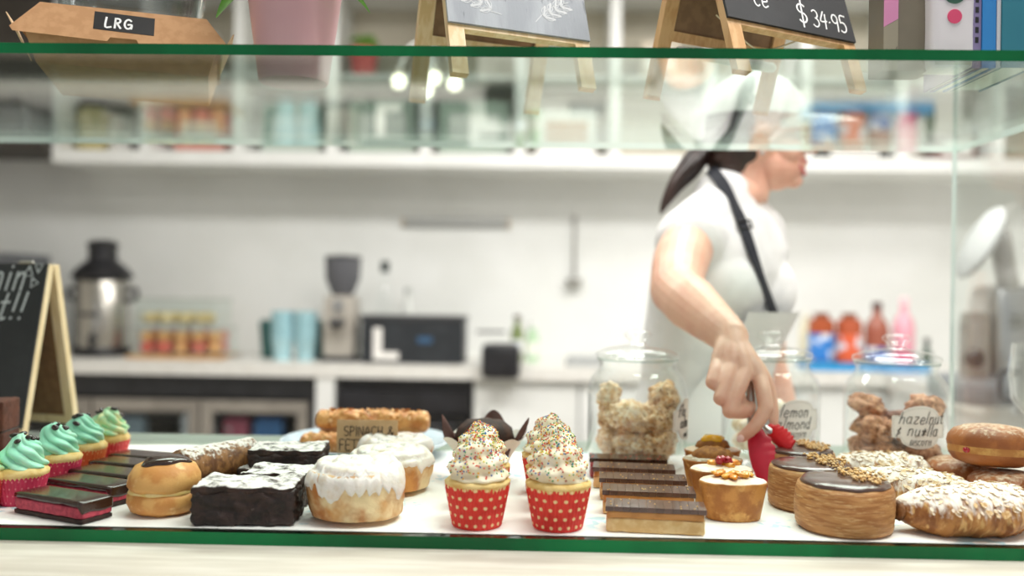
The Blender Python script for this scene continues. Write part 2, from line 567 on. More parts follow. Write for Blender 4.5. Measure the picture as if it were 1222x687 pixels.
# ------------------------------------------------------------------ glass case
CX0, CX1 = -1.32, at(1138, 178, YB).x
case = thing('glass_display_case', 'long glass display case with green edges holding the cakes', 'display case', (0, 0, ZS - .014))
def slab(name, x0, x1, y0, y1, z0, z1, front=1, others=2):
    mb = MB()
    vs = [(x, y, z) for z in (z0, z1) for y in (y0, y1) for x in (x0, x1)]
    mb.add(vs, [(0, 2, 3, 1), (4, 5, 7, 6)], 0)
    mb.add(vs, [(0, 1, 5, 4)], front)
    mb.add(vs, [(1, 3, 7, 5), (3, 2, 6, 7), (2, 0, 4, 6)], others)
    return mb.build(name, [M['shelf_glass'], M['edge_green'], M['edge_pale']], case, smooth=False)
zo = ZS - .014
slab('lower_shelf', CX0, CX1 + .006, YF, YB, 0, .014)
slab('upper_shelf', CX0, CX1 + .006, YF, YB, ZT - .012 - zo, ZT - zo)
def upright(name, x0, x1, y0, y1, long_x):
    mb = MB()
    z0, z1 = .014, ZT - .012 - zo
    vs = [(x, y, z) for z in (z0, z1) for y in (y0, y1) for x in (x0, x1)]
    big = [(0, 1, 5, 4), (3, 2, 6, 7)] if long_x else [(1, 3, 7, 5), (2, 0, 4, 6)]
    rim = [(1, 3, 7, 5), (2, 0, 4, 6)] if long_x else [(0, 1, 5, 4), (3, 2, 6, 7)]
    mb.add(vs, big + [(0, 2, 3, 1), (4, 5, 7, 6)], 0)
    mb.add(vs, rim, 1)
    return mb.build(name, [M['pane'], M['edge_pale']], case, smooth=False)
upright('side_pane', CX1 - .002, CX1 + .006, YF + .012, YB, False)
upright('side_pane', CX0, CX0 + .006, YF + .012, YB, False)

# paper under the cakes
mb = MB()
def pp(i, j):
    x = CX0 + .04 + (CX1 - CX0 - .08) * i / 90
    y = YF + .012 + .5 * j / 30 + (.012 * mn.noise(V((x * 6, 3, 0))) if j == 30 else 0)
    return V((x, y, ZS + .0008 + .0007 * max(0, mn.noise(V((x * 9, y * 9, 0))))))
mb.grid(pp, 90, 30)
mb.grid(lambda i, j: pp(i, j) - V((0, 0, .0006)), 90, 30, flip=True)
tag(mb.build('greaseproof_paper', M['paper'], angle=180), 'white greaseproof paper with pale blue print under the cakes', 'paper')

# ------------------------------------------------------------------ kitchen behind
BYF = 4.1
struct(MB().box(XL, XR, BYF, WALL_Y, BZ - .062, BZ).build('bench_top', M['bench']))
struct(MB().box(1.62, XR, 2.45, BYF, BZ - .062, BZ).build('bench_top_return', M['bench']))
struct(MB().box(1.66, XR, 2.5, BYF, .1, BZ - .062).build('bench_base_return', M['white_lac']))

# wall cabinets (open fronted units)
UX0 = at(62, 190, 4.35).x
UW, UZ0, UZ1, UY = .468, 1.867, 2.78, 4.35
NTH = ['first', 'second', 'third', 'fourth', 'fifth', 'sixth', 'seventh', 'eighth', 'ninth', 'tenth', 'eleventh', 'twelfth']
def make_unit():
    t = thing('wall_cabinet', '', 'cabinet', group='white open wall cabinets above the bench')
    w = UW
    b = MB()
    b.box(.0, .02, .02, WALL_Y - UY, 0, UZ1 - UZ0)
    b.box(w - .02, w, .02, WALL_Y - UY, 0, UZ1 - UZ0)
    b.box(.02, w - .02, .02, WALL_Y - UY, 0.0, .05)
    b.box(.02, w - .02, .02, WALL_Y - UY, UZ1 - UZ0 - .02, UZ1 - UZ0)
    b.build('carcass', M['white_lac'], t, smooth=False)
    MB().box(.02, w - .02, WALL_Y - UY - .015, WALL_Y - UY - .002, .05, UZ1 - UZ0 - .02).build('back_panel', M['cream_in'], t, smooth=False)
    MB().box(.02, w - .02, .03, WALL_Y - UY - .015, .44, .462).build('shelf', M['white_lac'], t, smooth=False)
    f = MB()
    for x0 in (0, w - .027):
        f.box(x0, x0 + .027, 0, .02, 0, UZ1 - UZ0)
    f.box(.027, w - .027, 0, .02, 0, .066)
    f.box(.027, w - .027, 0, .02, UZ1 - UZ0 - .05, UZ1 - UZ0)
    f.build('face_frame', M['white_lac'], t, smooth=False)
    return t
def dup(root, loc, label, rotz=None):
    r = root.copy(); COL.objects.link(r); r.location = loc; r['label'] = label
    if rotz is not None:
        r.rotation_euler = (0, 0, rotz)
    for ch in list(root.children):
        c = ch.copy(); COL.objects.link(c); c.parent = r
        for g in list(ch.children):
            d = g.copy(); COL.objects.link(d); d.parent = c
    return r
u0 = make_unit()
for i in range(12):
    lab = 'white open wall cabinet, %s from the dark cupboard at the left' % NTH[i]
    loc = (UX0 + i * UW, UY, UZ0)
    if i == 0:
        u0.location = loc; u0['label'] = lab
    else:
        dup(u0, loc, lab)
t = thing('dark_cupboard', 'dark brown wall cupboard left of the white cabinets', 'cupboard', (XL + .01, UY - .1, 1.93))
wd = UX0 - XL - .02
MB().box(0, wd, .02, WALL_Y - UY + .09, 0, .95).build('carcass', M['darkcab'], t, smooth=False)
MB().box(.005, wd - .005, 0, .02, .005, .945).build('door', M['darkcab'], t, smooth=False)
hd = MB().tube([(wd - .05, -.02, .06), (wd - .05, -.02, .2)], .006, 8)
hd.build('handle', M['steel'], t.children[1])

# under the bench: white doors, oven, fridge
def base_door(x0, w, label):
    t = thing('base_cabinet', label, 'cabinet', (x0, BYF + .03, 0), group='white base cabinets under the bench')
    MB().box(0, w, .02, .6, .1, BZ - .0625).build('carcass', M['white_lac'], t, smooth=False)
    MB().box(0, w, .07, .58, 0, .1).build('plinth', M['steel_dull'], t, smooth=False)
    d = MB().rbox(w - .006, .02, .7, .004, 2, c=(w / 2, .01, .11)).build('door', M['white_lac'], t)
    h = MB()
    h.tube([(.06, -.025, .52), (.06, -.025, .7)], .007, 8)
    h.tube([(.06, -.025, .54), (.06, .0, .54)], .005, 6).tube([(.06, -.025, .68), (.06, 0, .68)], .005, 6)
    h.build('handle', M['steel'], d)
bx = colx(566, BYF).x
for i, lb in enumerate(['white base cabinet with bar handle beside the black oven', 'white base cabinet behind the left glass jar',
                        'white base cabinet hidden behind the woman', 'white base cabinet under the syrup bottles', 'white base cabinet at the bench corner']):
    base_door(bx + i * .5, .495, lb)
t = thing('built_in_oven', 'black glass oven under the bench behind the pastry rolls', 'oven', (colx(402, BYF).x, BYF + .02, 0))
ow = bx - .01 - t.location.x
MB().box(0, ow, .03, .6, .05, BZ - .064).build('body', M['black_pl'], t, smooth=False)
MB().rbox(ow - .01, .03, .56, .005, 2, c=(ow / 2, .015, .1)).build('door', M['blackglass'], t)
MB().rbox(ow - .01, .03, .1, .005, 2, c=(ow / 2, .015, .68)).build('control_panel', M['black_pl'], t)
h = MB().tube([(.08, -.03, .62), (ow - .08, -.03, .62)], .009, 8)
for x in (.1, ow - .1):
    h.tube([(x, -.03, .62), (x, .01, .62)], .006, 6)
h.build('handle', M['char'], t.children[1])
struct(MB().box(colx(378, BYF).x, colx(400, BYF).x, BYF + .01, WALL_Y, 0, BZ - .0625).build('bench_divider', M['white_lac']))
fx0, fx1 = colx(96, BYF).x - .5, colx(374, BYF).x
fr = thing('underbench_fridge', 'grey under-bench fridge with framed glass doors below the coffee urn', 'fridge', (fx0, BYF + .05, 0))
FW_ = fx1 - fx0
b = MB()
b.box(0, FW_, .5, .55, .05, BZ - .07).box(0, .03, .03, .5, .05, BZ - .07).box(FW_ - .03, FW_, .03, .5, .05, BZ - .07)
b.box(.03, FW_ - .03, .03, .5, .05, .1).box(.03, FW_ - .03, .03, .5, .73, BZ - .07)
b.build('carcass', M['char'], fr, smooth=False)
MB().box(.03, FW_ - .03, .06, .5, .5, .515).build('shelf', M['steel_dull'], fr, smooth=False)
M['fridge_frame'] = mat('fridge_door_frame', '#9b958b', .4, col2='#8c867d', ns=8)
for k in range(3):
    x0 = .02 + k * (FW_ - .04) / 3; x1 = x0 + (FW_ - .04) / 3 - .012
    d = MB()
    d.box(x0, x1, 0, .03, .66, .715).box(x0, x1, 0, .03, .1, .15).box(x0, x0 + .05, 0, .03, .15, .66).box(x1 - .05, x1, 0, .03, .15, .66)
    d = d.build('door', M['fridge_frame'], fr, smooth=False)
    MB().box(x0 + .05, x1 - .05, .012, .018, .15, .66).build('pane', M['pane'], d, smooth=False)
for px, w, h, c, lb in ((160, .14, .1, '#8fa6b8', 'pale blue carton inside the fridge at the far left'), (240, .15, .12, '#e3edf8', 'white and blue carton inside the under-bench fridge'),
                        (286, .12, .1, '#b9607a', 'pink packet between two cartons in the fridge'), (325, .14, .1, '#3f78b8', 'blue carton in the fridge nearest the white divider')):
    p = colx(px, 4.3, .5155)
    t = thing('carton', lb, 'carton', p, group='cartons in the fridge')
    mm = mat('carton_print', c, .5, col2='#d8dde2', ns=20, lo=.6, hi=.7)
    MB().rbox(w, .08, h * .86, .004, 2).build('body', mm, t)
    MB().prism([(-w / 2, h * .86), (w / 2, h * .86), (w / 2 - .01, h), (-w / 2 + .01, h)], -.02, .02).build('folded_top', mm, t, smooth=False)

# ------------------------------------------------------------------ things on the far bench
def bench(px, dy=.25):
    return colx(px, BYF + dy, BZ)
# coffee urn
M['urn_steel'] = mat('urn_steel', '#b8b5ae', .25, metal=.85, col2='#a9a69e', ns=3, stretch=(6, 6, .3))
t = thing('coffee_urn', 'tall steel coffee urn with a black domed lid and tap', 'urn', bench(122, .3))
MB().lathe([(0, .03), (.125, .03), (.128, .05), (.128, .38), (.12, .39), (0, .39)], 32).build('body', M['urn_steel'], t)
MB().lathe([(0, 0), (.13, 0), (.14, .015), (.138, .035), (.126, .05), (0, .05)], 32).build('base', M['black_pl'], t)
MB().lathe([(0, .385), (.145, .385), (.148, .4), (.13, .43), (.085, .47), (.07, .48), (.068, .54), (.075, .545), (.075, .565), (.05, .58), (0, .585)], 32).build('lid', M['black_pl'], t)
for s in (-1, 1):
    h = MB().tube(spline([(s * .125, 0, .33), (s * .17, 0, .335), (s * .175, 0, .29), (s * .125, 0, .28)], 4), .012, 8)
    h.build('handle', M['black_pl'], t)
tp = MB().tube([(.03, -.12, .09), (.03, -.18, .09)], .014, 8).tube([(.03, -.17, .1), (.03, -.17, .06)], .011, 8).tube([(.03, -.165, .1), (.03, -.165, .135)], .006, 6)
tp.build('tap', M['black_pl'], t)
MB().rbox(.09, .012, .02, .003, 1, c=(.0, -.128, .2)).build('level_gauge', M['char'], t)
# grey appliance behind the chalkboard
t = thing('counter_appliance', 'low grey appliance behind the black chalkboard sign', 'appliance', bench(-12, .3))
MB().rbox(.5, .36, .42, .03, 4, c=(0, 0, .02)).build('body', mat('grey_shell', '#8d8f90', .4, col2='#848687', ns=4), t)
MB().rbox(.46, .32, .07, .02, 4, c=(0, 0, .44)).build('lid', mat('dark_shell', '#63666a', .4), t)
for x in (-.2, .2):
    for y in (-.13, .13):
        MB().lathe([(0, 0), (.02, 0), (.02, .021), (0, .021)], 10, c=(x, y, 0)).build('foot', M['black_pl'], t)
MB().rbox(.3, .012, .12, .004, 2, c=(.02, -.183, .25)).build('panel', M['char'], t)
# board with clear food boxes
t = thing('serving_board', 'wooden serving board under the clear food boxes', 'board', bench(222, .26))
MB().rbox(.47, .3, .018, .006, 3).build('plank', M['wood2'], t)
MB().tube([(.232, -.06, .01), (.27, -.06, .012), (.27, .06, .012), (.232, .06, .01)], .007, 8).build('handle', M['steel'], t)
def food_box(px, dz, w, h, lab, cols, seed):
    p = bench(px, .26); p.z += dz
    t = thing('food_box', lab, 'food box', p, group='clear food boxes on the bench')
    m = MB()
    th = .003
    m.box(-w / 2, w / 2, -.12, -.12 + th, 0, h).box(-w / 2, w / 2, .12 - th, .12, 0, h)
    m.box(-w / 2, -w / 2 + th, -.12 + th, .12 - th, 0, h).box(w / 2 - th, w / 2, -.12 + th, .12 - th, 0, h).box(-w / 2 + th, w / 2 - th, -.12 + th, .12 - th, 0, th)
    m.build('box', M['pane'], t, smooth=False)
    l = MB().rbox(w + .008, .248, .012, .004, 2, c=(0, 0, h)).build('lid', glass_mat('lid_plastic', '#e9ece8', 1.4), t)
    MB().rbox(.05, .03, .008, .003, 2, c=(0, 0, h + .012)).build('tab', M['white_lac'], l)
    rnd = random.Random(seed)
    n = 0
    mm = [mat('food', c, .6, col2=c2, ns=25) for c, c2 in cols]
    sh = [MB().ico((0, 0, .028), .04, 3, sc=(1, .85, .7), fn=lambda q, p, k=k: q * (1 + .18 * mn.noise(p * 2 + V((k, seed, 0))))) for k in range(3)]
    k = 0
    for lay in range(max(1, int(h / .062))):
        for ix in range(int(w / .085)):
            for iy in range(2):
                o = sh[k % 3].build('food_piece', mm[rnd.randrange(len(mm))], t, angle=180)
                o.location = (-w / 2 + .05 + ix * .085, -.05 + iy * .1, .004 + lay * .055)
                o.rotation_euler = (0, 0, rnd.uniform(0, 6))
                k += 1
food_box(222, .0185, .44, .125, 'clear food box with red and orange fruit, at the bottom of the stack', [('#e0786a', '#d9604f'), ('#e6b27c', '#d9a060'), ('#e58a7c', '#cf5d4d')], 4)
food_box(220, .1645, .4, .12, 'clear food box with yellow bread pieces, on top of the stack', [('#e3d2a4', '#d5bf86'), ('#dccb9e', '#c9b27a')], 7)
# pale blue paper cups
M['cup_blue'] = mat('pale_blue_card', '#b5dbe2', .5, col2='#a9d2da', ns=6)
M['cup_dark'] = mat('dark_green_card', '#3c6a68', .5)
for px, lab, hh in ((338, 'tall stack of pale blue paper cups, left of the pair', 8), (366, 'tall stack of pale blue paper cups, beside the coffee grinder', 8)):
    t = thing('cup_stack', lab, 'paper cups', bench(px, .2), group='stacks of pale blue cups')
    for k in range(hh):
        z = k * .0185
        MB().lathe([(0, z), (.04, z), (.054, z + .1), (.057, z + .103), (.057, z + .108), (.052, z + .108), (.038, z + .004), (0, z + .004)], 24).build('paper_cup', M['cup_blue'], t)
for px, lab in ((322, 'dark green paper cup left of the pale blue stacks'), (383, 'dark green paper cup right of the pale blue stacks')):
    t = thing('dark_cup', lab, 'paper cup', bench(px, .33), group='dark green cups')
    MB().lathe([(0, 0), (.035, 0), (.048, .16), (.05, .163), (.05, .168), (.046, .168), (.033, .004), (0, .004)], 24).build('cup', M['cup_dark'], t)
    MB().lathe([(0, .165), (.05, .165), (.05, .175), (.044, .178), (.04, .19), (0, .19)], 24).build('lid', M['cup_dark'], t)
# grinder
t = thing('coffee_grinder', 'grey coffee grinder with a smoky hopper beside the black box', 'coffee grinder', bench(409, .22))
MB().rbox(.16, .18, .3, .02, 4, c=(0, 0, .02)).build('body', mat('grinder_grey', '#b3aea4', .4, col2='#a8a298', ns=5), t)
MB().rbox(.18, .2, .022, .008, 2).build('base', M['char'], t)
MB().lathe([(0, .32), (.05, .32), (.06, .34), (.085, .4), (.088, .5), (0, .5)], 24).build('hopper', mat('smoky_hopper', '#5f6065', .25), t)
MB().lathe([(0, .5), (.09, .5), (.09, .512), (.03, .52), (0, .52)], 24).build('lid', M['char'], t)
MB().rbox(.06, .08, .04, .01, 3, c=(0, -.12, .17)).build('spout', M['char'], t)
MB().rbox(.05, .012, .06, .004, 2, c=(0, -.094, .24)).build('dial_panel', M['steel'], t)
# black box with the letter L
t = thing('black_box', 'wide black box marked with a white letter L', 'box', bench(497, .2))
MB().rbox(.49, .26, .21, .008, 4).build('body', mat('black_card_box', '#2e3236', .45, col2='#262a2e', ns=8), t)
MB().rbox(.5, .27, .03, .006, 3, c=(0, 0, .2)).build('lid', M['char'], t)
ln = MB()
ln.box(-.185, -.145, -.1335, -.13, .02, .17).box(-.145, -.065, -.1335, -.13, .02, .055)
ln.build('letter', M['label_paper'], t, smooth=False)
MB().rbox(.07, .006, .03, .002, 1, c=(.06, -.131, .1)).build('blue_sticker', mat('blue_sticker', '#3b5e80', .4), t)
# bottle with black cap behind the box
def bottle(px, dy, prof, lab, colr, capc, caph, labelc=None, lz=None, group=None, base=0.0, trans=False):
    p = bench(px, dy); p.z += base
    t = thing('bottle', lab, 'bottle', p, group=group)
    r = max(q[0] for q in prof)
    mm = M['jar_glass'] if trans else mat('bottle_fill', colr, .25, col2=colr, ns=4)
    MB().lathe([(0, 0)] + prof + [(0, prof[-1][1])], 24).build('body', mm, t)
    rn, zt = prof[-1]
    MB().lathe([(0, zt), (rn + .004, zt), (rn + .004, zt + caph), (rn * .6, zt + caph + .004), (0, zt + caph + .004)], 20).build('cap', mat('cap', capc, .4), t)
    if labelc:
        MB().lathe([(r + .0015, lz[0]), (r + .0015, lz[1])], 24).build('label_band', mat('bottle_label', labelc, .5, col2='#e8eef4', ns=16, lo=.52, hi=.6), t)
    return t
bottle(459, .42, [(.04, 0), (.045, .02), (.045, .3), (.03, .36), (.018, .39), (.018, .44)], 'clear glass bottle with a black cap behind the black box', '#ccd6d4', '#20302f', .055, '#dfe3e0', (.08, .2), trans=True)
bottle(487, .45, [(.03, 0), (.032, .02), (.032, .25), (.014, .3), (.014, .33)], 'slim pale bottle right of the capped bottle behind the box', '#dfe2dd', '#b9bdb9', .03)
# small black device
t = thing('card_terminal', 'small black box-shaped device with a blue light', 'device', bench(587, .14))
MB().rbox(.18, .16, .15, .025, 4).build('body', M['black_pl'], t)
MB().lathe([(0, 0), (.02, 0), (.02, .004), (0, .004)], 16).build('blue_light', mat('blue_lamp', '#5e9bff', .3, emit=.6), t)
t.children[1].location = (.055, -.08, .03); t.children[1].rotation_euler = (PI / 2, 0, 0)
MB().rbox(.14, .12, .012, .005, 2, c=(0, 0, .15)).build('top_plate', M['char'], t)
bottle(618, .3, [(.03, 0), (.032, .02), (.032, .15), (.014, .19), (.014, .21)], 'olive green bottle beside the small black device', '#7b8a58', '#5a4a3c', .02, '#e3e4d6', (.04, .11))
bottle(636, .34, [(.032, 0), (.034, .02), (.034, .12), (.02, .15), (.02, .17)], 'pale green plastic bottle right of the olive bottle', '#b9d8b4', '#e9ece8', .03, '#e8ede0', (.03, .1))
t = thing('folded_cloth', 'folded pale grey cloth on the bench behind the left jar', 'cloth', bench(698, .15))
for k in range(3):
    MB().rbox(.18 - .01 * k, .12, .016, .006, 4, c=(0, 0, k * .0155), fn=lambda q, n: q + V((0, 0, .002 * mn.noise(q * 30)))).build('fold', mat('grey_cloth', '#b9bcbb', .9, bump=.2, bs=300), t)
# rail on the wall
t = thing('knife_rail', 'grey magnetic rail mounted on the white wall', 'rail', at(544, 266, WALL_Y - .012))
MB().rbox(.58, .018, .05, .006, 3, c=(0, 0, -.025)).build('bar', mat('rail_grey', '#a3a5a2', .4, metal=.3), t)
for s in (-1, 1):
    MB().rbox(.02, .024, .056, .005, 2, c=(s * .285, 0, -.028)).build('end_cap', mat('rail_end', '#b4a998', .4), t)
p = at(686, 262, WALL_Y - .02)
t = thing('hanging_ladle', 'pale steel ladle hanging on the wall behind the left jar', 'ladle', p)
MB().tube([(0, 0, 0), (0, 0, -.3)], .007, 8).build('shaft', M['steel_dull'], t)
MB().lathe([(0, -.05), (.03, -.04), (.045, -.015), (.047, 0), (.044, 0), (.03, -.035), (0, -.045)], 20, c=(0, -.02, -.32)).build('bowl', M['steel_dull'], t)
MB().rbox(.03, .016, .03, .004, 2, c=(0, .004, -.01)).build('hook', M['steel_dull'], t)
# syrup bottles on a blue tray
t = thing('blue_tray', 'bright blue tray under the row of syrup bottles', 'tray', bench(1030, .14))
tr = MB().rbox(.56, .2, .012, .004, 3)
for x0, x1, y0, y1 in ((-.28, .28, -.1, -.09), (-.28, .28, .09, .1), (-.28, -.27, -.09, .09), (.27, .28, -.09, .09)):
    tr.box(x0, x1, y0, y1, .006, .04)
tr.build('pan', mat('blue_plastic', '#2a95cf', .35), t)
sy = lambda h, r: [(r - .004, 0), (r, .01), (r, h * .66), (r * .8, h * .78), (r * .38, h * .88), (r * .36, h)]
bottle(981, .14, [(.056, 0), (.06, .012), (.06, .2), (.055, .225), (.03, .235)], 'orange brown jar with a blue label, left of the syrup bottles', '#a8522f', '#7f4a32', .02, '#2c7fd0', (.03, .16), 'syrup bottles on the blue tray', .0125)
bottle(1014, .14, [(.056, 0), (.06, .012), (.06, .2), (.055, .225), (.03, .235)], 'orange brown jar with an orange label, second from the left', '#b0583a', '#7f4a32', .02, '#e0643c', (.03, .16), 'syrup bottles on the blue tray', .0125)
bottle(1047, .14, sy(.28, .055), 'brown chocolate syrup bottle between the orange jar and pink bottle', '#9c5a48', '#5f4a48', .03, '#3a5fae', (.03, .1), 'syrup bottles on the blue tray', .0125)
bottle(1079, .14, sy(.3, .05), 'pink syrup bottle at the right of the blue tray', '#e8a6b4', '#f3d2d8', .035, '#d8487e', (.02, .09), 'syrup bottles on the blue tray', .0125)
bottle(1107, .2, [(.022, 0), (.024, .01), (.024, .08), (.01, .11), (.01, .125)], 'small dark green bottle right of the blue tray', '#55695c', '#1f2a26', .025)
bottle(962, .3, [(.03, 0), (.032, .01), (.032, .19), (.018, .23), (.018, .25)], 'pale cream bottle behind the blue tray', '#ded8bd', '#efeee6', .03)
# machine seen through the side glass
t = thing('kitchen_machine', 'silver kitchen machine with a tilted pale plate, seen through the side glass', 'machine', colx(1188, 3.0, BZ))
MB().rbox(.34, .3, .1, .03, 4).build('base', mat('machine_base', '#8f9498', .3, metal=.5), t)
MB().rbox(.17, .2, .34, .04, 5, c=(.05, .04, .06)).build('column', M['steel'], t)
dk = MB().lathe([(0, 0), (.15, 0), (.165, .012), (.165, .022), (.15, .034), (.05, .05), (0, .052)], 40).build('tilted_plate', mat('pale_plate', '#b4b7b6', .5), t)
vd = (at(1174, 292, 2.9) - EYE).normalized()
la = (RT * .52 + UP * .85).normalized(); la = (la - vd * la.dot(vd)).normalized()
nn = la.cross(vd).normalized()
wv = (vd * .96 + nn * .27).normalized(); nz = la.cross(wv).normalized()
dk.matrix_world = Matrix.Translation(at(1174, 292, 2.9) - t.location) @ Matrix((la, wv, nz)).transposed().to_4x4() @ Matrix.Scale(.78, 4)
MB().rbox(.07, .09, .22, .02, 4, c=(-.1, -.06, .09)).build('cup_holder', M['steel_dull'], t)
MB().tube([(.03, -.02, .4), (-.02, -.06, .56)], .035, 14).build('arm', M['steel_dull'], t)
for x, z in ((.17, .28), (.2, .16), (-.02, .16)):
    k = MB().lathe([(0, 0), (.03, 0), (.03, .02), (.02, .03), (0, .03)], 18).build('knob', M['black_pl'] if x < .1 else M['steel'], t)
    k.location = (x - .1, -.1 if x < .1 else -.12, z); k.rotation_euler = (PI / 2, 0, 0)
t = thing('milk_jug', 'steel milk jug with a dark handle by the kitchen machine', 'jug', colx(1236, 2.75, BZ))
MB().lathe([(0, 0), (.06, 0), (.065, .02), (.06, .09), (.045, .15), (.05, .17), (.046, .17), (.04, .15), (0, .15)], 28).build('body', M['steel'], t)
MB().tube(spline([(-.055, 0, .13), (-.1, 0, .13), (-.1, 0, .05), (-.06, 0, .04)], 4), .008, 8).build('handle', M['black_pl'], t)
# things in the wall cabinets
def shelf_item(px, z, name, lab, cat, w, h, colr, kind, dy=.18, off=0.0):
    p = V((UX0 + (px + .5) * UW + off, UY + dy, z))
    t = thing(name, lab, cat, p)
    mm = mat('shelf_item', colr, .45, col2=colr, ns=4)
    if kind == 'box':
        MB().rbox(w, .16, h, .006, 2).build('body', mm, t)
        MB().rbox(w * .7, .004, h * .5, .001, 1, c=(0, -.081, h * .25)).build('front_print', M['label_paper'] if colr != '#f0eeea' else M['kraft'], t)
    else:
        MB().lathe([(0, 0), (w * .45, 0), (w * .5, .01), (w * .5, h * .75), (w * .36, h * .85), (0, h * .85)], 24).build('body', mm, t)
        MB().lathe([(0, h * .85), (w * .4, h * .85), (w * .4, h * .97), (w * .3, h), (0, h)], 24).build('lid', M['char'] if kind == 'jar' else M['white_lac'], t)
    return t
z1, z2 = UZ0 + .0665, UZ0 + .4625
shelf_item(0, z1, 'storage_canister', 'yellow canister in the first wall cabinet', 'canister', .16, .28, '#c9bb7e', 'jar', off=-.12)
shelf_item(0, z1, 'storage_canister', 'white canister beside the yellow one', 'canister', .12, .2, '#eceae4', 'tin', off=.03)
shelf_item(0, z1, 'storage_canister', 'dark canister in the first wall cabinet near the divider', 'canister', .1, .24, '#5a5750', 'jar', off=.14)
shelf_item(1, z1, 'storage_box', 'red box in the second wall cabinet', 'box', .26, .22, '#d28d7d', 'box')
shelf_item(2, z1, 'storage_box', 'pale green box in the third wall cabinet', 'box', .3, .26, '#b9c6bb', 'box')
shelf_item(3, z1, 'storage_box', 'sage green box in the fourth wall cabinet', 'box', .34, .28, '#a3b3a4', 'box')
shelf_item(4, z1, 'storage_box', 'wide sage green box in the fifth wall cabinet', 'box', .36, .28, '#9fb0a1', 'box')
shelf_item(5, z1, 'storage_box', 'white box in the sixth wall cabinet', 'box', .3, .24, '#f0eeea', 'box')
shelf_item(8, z1, 'storage_box', 'low black tray-like box in the wall cabinet right of the woman', 'box', .34, .05, '#2d2c2e', 'box', .12, .02)
shelf_item(9, z1, 'storage_canister', 'white canister in the wall cabinet right of the black box', 'canister', .12, .2, '#e8e4dc', 'tin', off=-.14)
shelf_item(9, z1, 'storage_box', 'dark red box in the wall cabinet at the far right', 'box', .2, .14, '#8a6a66', 'box', off=.08)
shelf_item(1, z2, 'storage_canister', 'cream canister on the upper shelf of the second cabinet', 'canister', .16, .24, '#d9d2bf', 'tin')
shelf_item(6, z2, 'storage_box', 'beige box on the upper shelf behind the price sign', 'box', .2, .2, '#c2b7a2', 'box')
# small red pot with a green plant on the cabinet shelf
t = thing('small_plant', 'small green plant in a red pot on the cabinet shelf', 'plant', colx(430, UY + .12, z2))
MB().lathe([(0, 0), (.055, 0), (.075, .12), (.08, .125), (.08, .14), (.07, .14), (.065, .11), (0, .11)], 24).build('pot', mat('red_pot', '#dd6a66', .5), t)
fl = MB(); rnd = random.Random(5)
for k in range(46):
    a = rnd.uniform(0, 6.28); r = rnd.uniform(0, .06)
    fl.ico((r * math.cos(a), r * math.sin(a), .13 + rnd.uniform(.0, .08)), .022, 1, sc=(1, 1, .6))
stuff(fl.build('foliage', mat('plant_green', '#7da343', .6, col2='#5f8a30', ns=30), t))
# pendant with four bulbs
p = at(512, 101, 3.55)
t = thing('pendant_lamp', 'pendant lamp with four round glowing bulbs behind the slate sign', 'lamp', (p.x, p.y, 3.0))
MB().tube([(0, 0, -.0), (0, 0, p.z - 3.0 + .16)], .006, 8).build('stem', M['white_lac'], t)
MB().lathe([(0, -.03), (.05, -.03), (.06, 0), (0, 0)], 20).build('ceiling_rose', M['white_lac'], t)
M['bulb'] = mat('lit_bulb', '#fff3df', .3, emit=5)
for (dx, dy, dz) in ((-.115, -.05, 0), (.01, .1, .05), (.105, -.02, .0), (.0, -.12, -.05)):
    a = MB().tube(spline([(0, 0, p.z - 3.0 + .16), (dx * .6, dy * .6, p.z - 3.0 + .15), (dx, dy, p.z - 3.0 + dz + .05)], 4), .004, 6).build('arm', M['white_lac'], t)
    MB().ico((dx, dy, p.z - 3.0 + dz), .028, 3).build('bulb', M['bulb'], a)

# ================================================================== cakes on the lower shelf
def fmat(name, col, rough=.5, ns=20, ns3=90, bs=80, top=None, **kw):
    if top:
        top = (top[0], top[1], top[2], top[3] * 2.2)
    return mat(name, col, rough, ns=ns * 2.4, ns3=ns3 * (2.4 if ns3 < 60 else 1), bs=bs * 3, top=top, **kw)
def sit(px, py, r):
    p = onz(px, py, ZP)
    return colx(px, p.y + r, ZP)
def at_y(px, Y, z=0.0):
    return colx(px, Y, ZP + z)
M['choc'] = fmat('glossy_dark_chocolate', '#2e1a14', .22, col2='#3a231b', ns=12, bump=.15, bs=25, coat=.3)
M['choc_top'] = fmat('smooth_chocolate', '#4d332c', .3, col2='#5c4038', ns=10, coat=.7)
M['choc_chip'] = fmat('chocolate_bean', '#2a1712', .25, coat=.2)
M['cake_pale'] = fmat('vanilla_cake', '#efd290', .75, col2='#e3bd72', ns=30, bump=.4, bs=140, col3='#d9a95c', ns3=12, lo3=.58, hi3=.75)
M['mint'] = fmat('mint_icing', '#a2e8ca', .42, col2='#c2f0d6', ns=16, lo=.45, hi=.75, sss=.15, spec=.4)
M['mint_yellow'] = fmat('mint_yellow_icing', '#a9e0b0', .42, col2='#e2e8ad', ns=22, lo=.42, hi=.6, sss=.15, spec=.4)
M['cream_icing'] = fmat('cream_icing', '#f2e9d3', .45, col2='#eaddbf', ns=14, sss=.15, spec=.4)

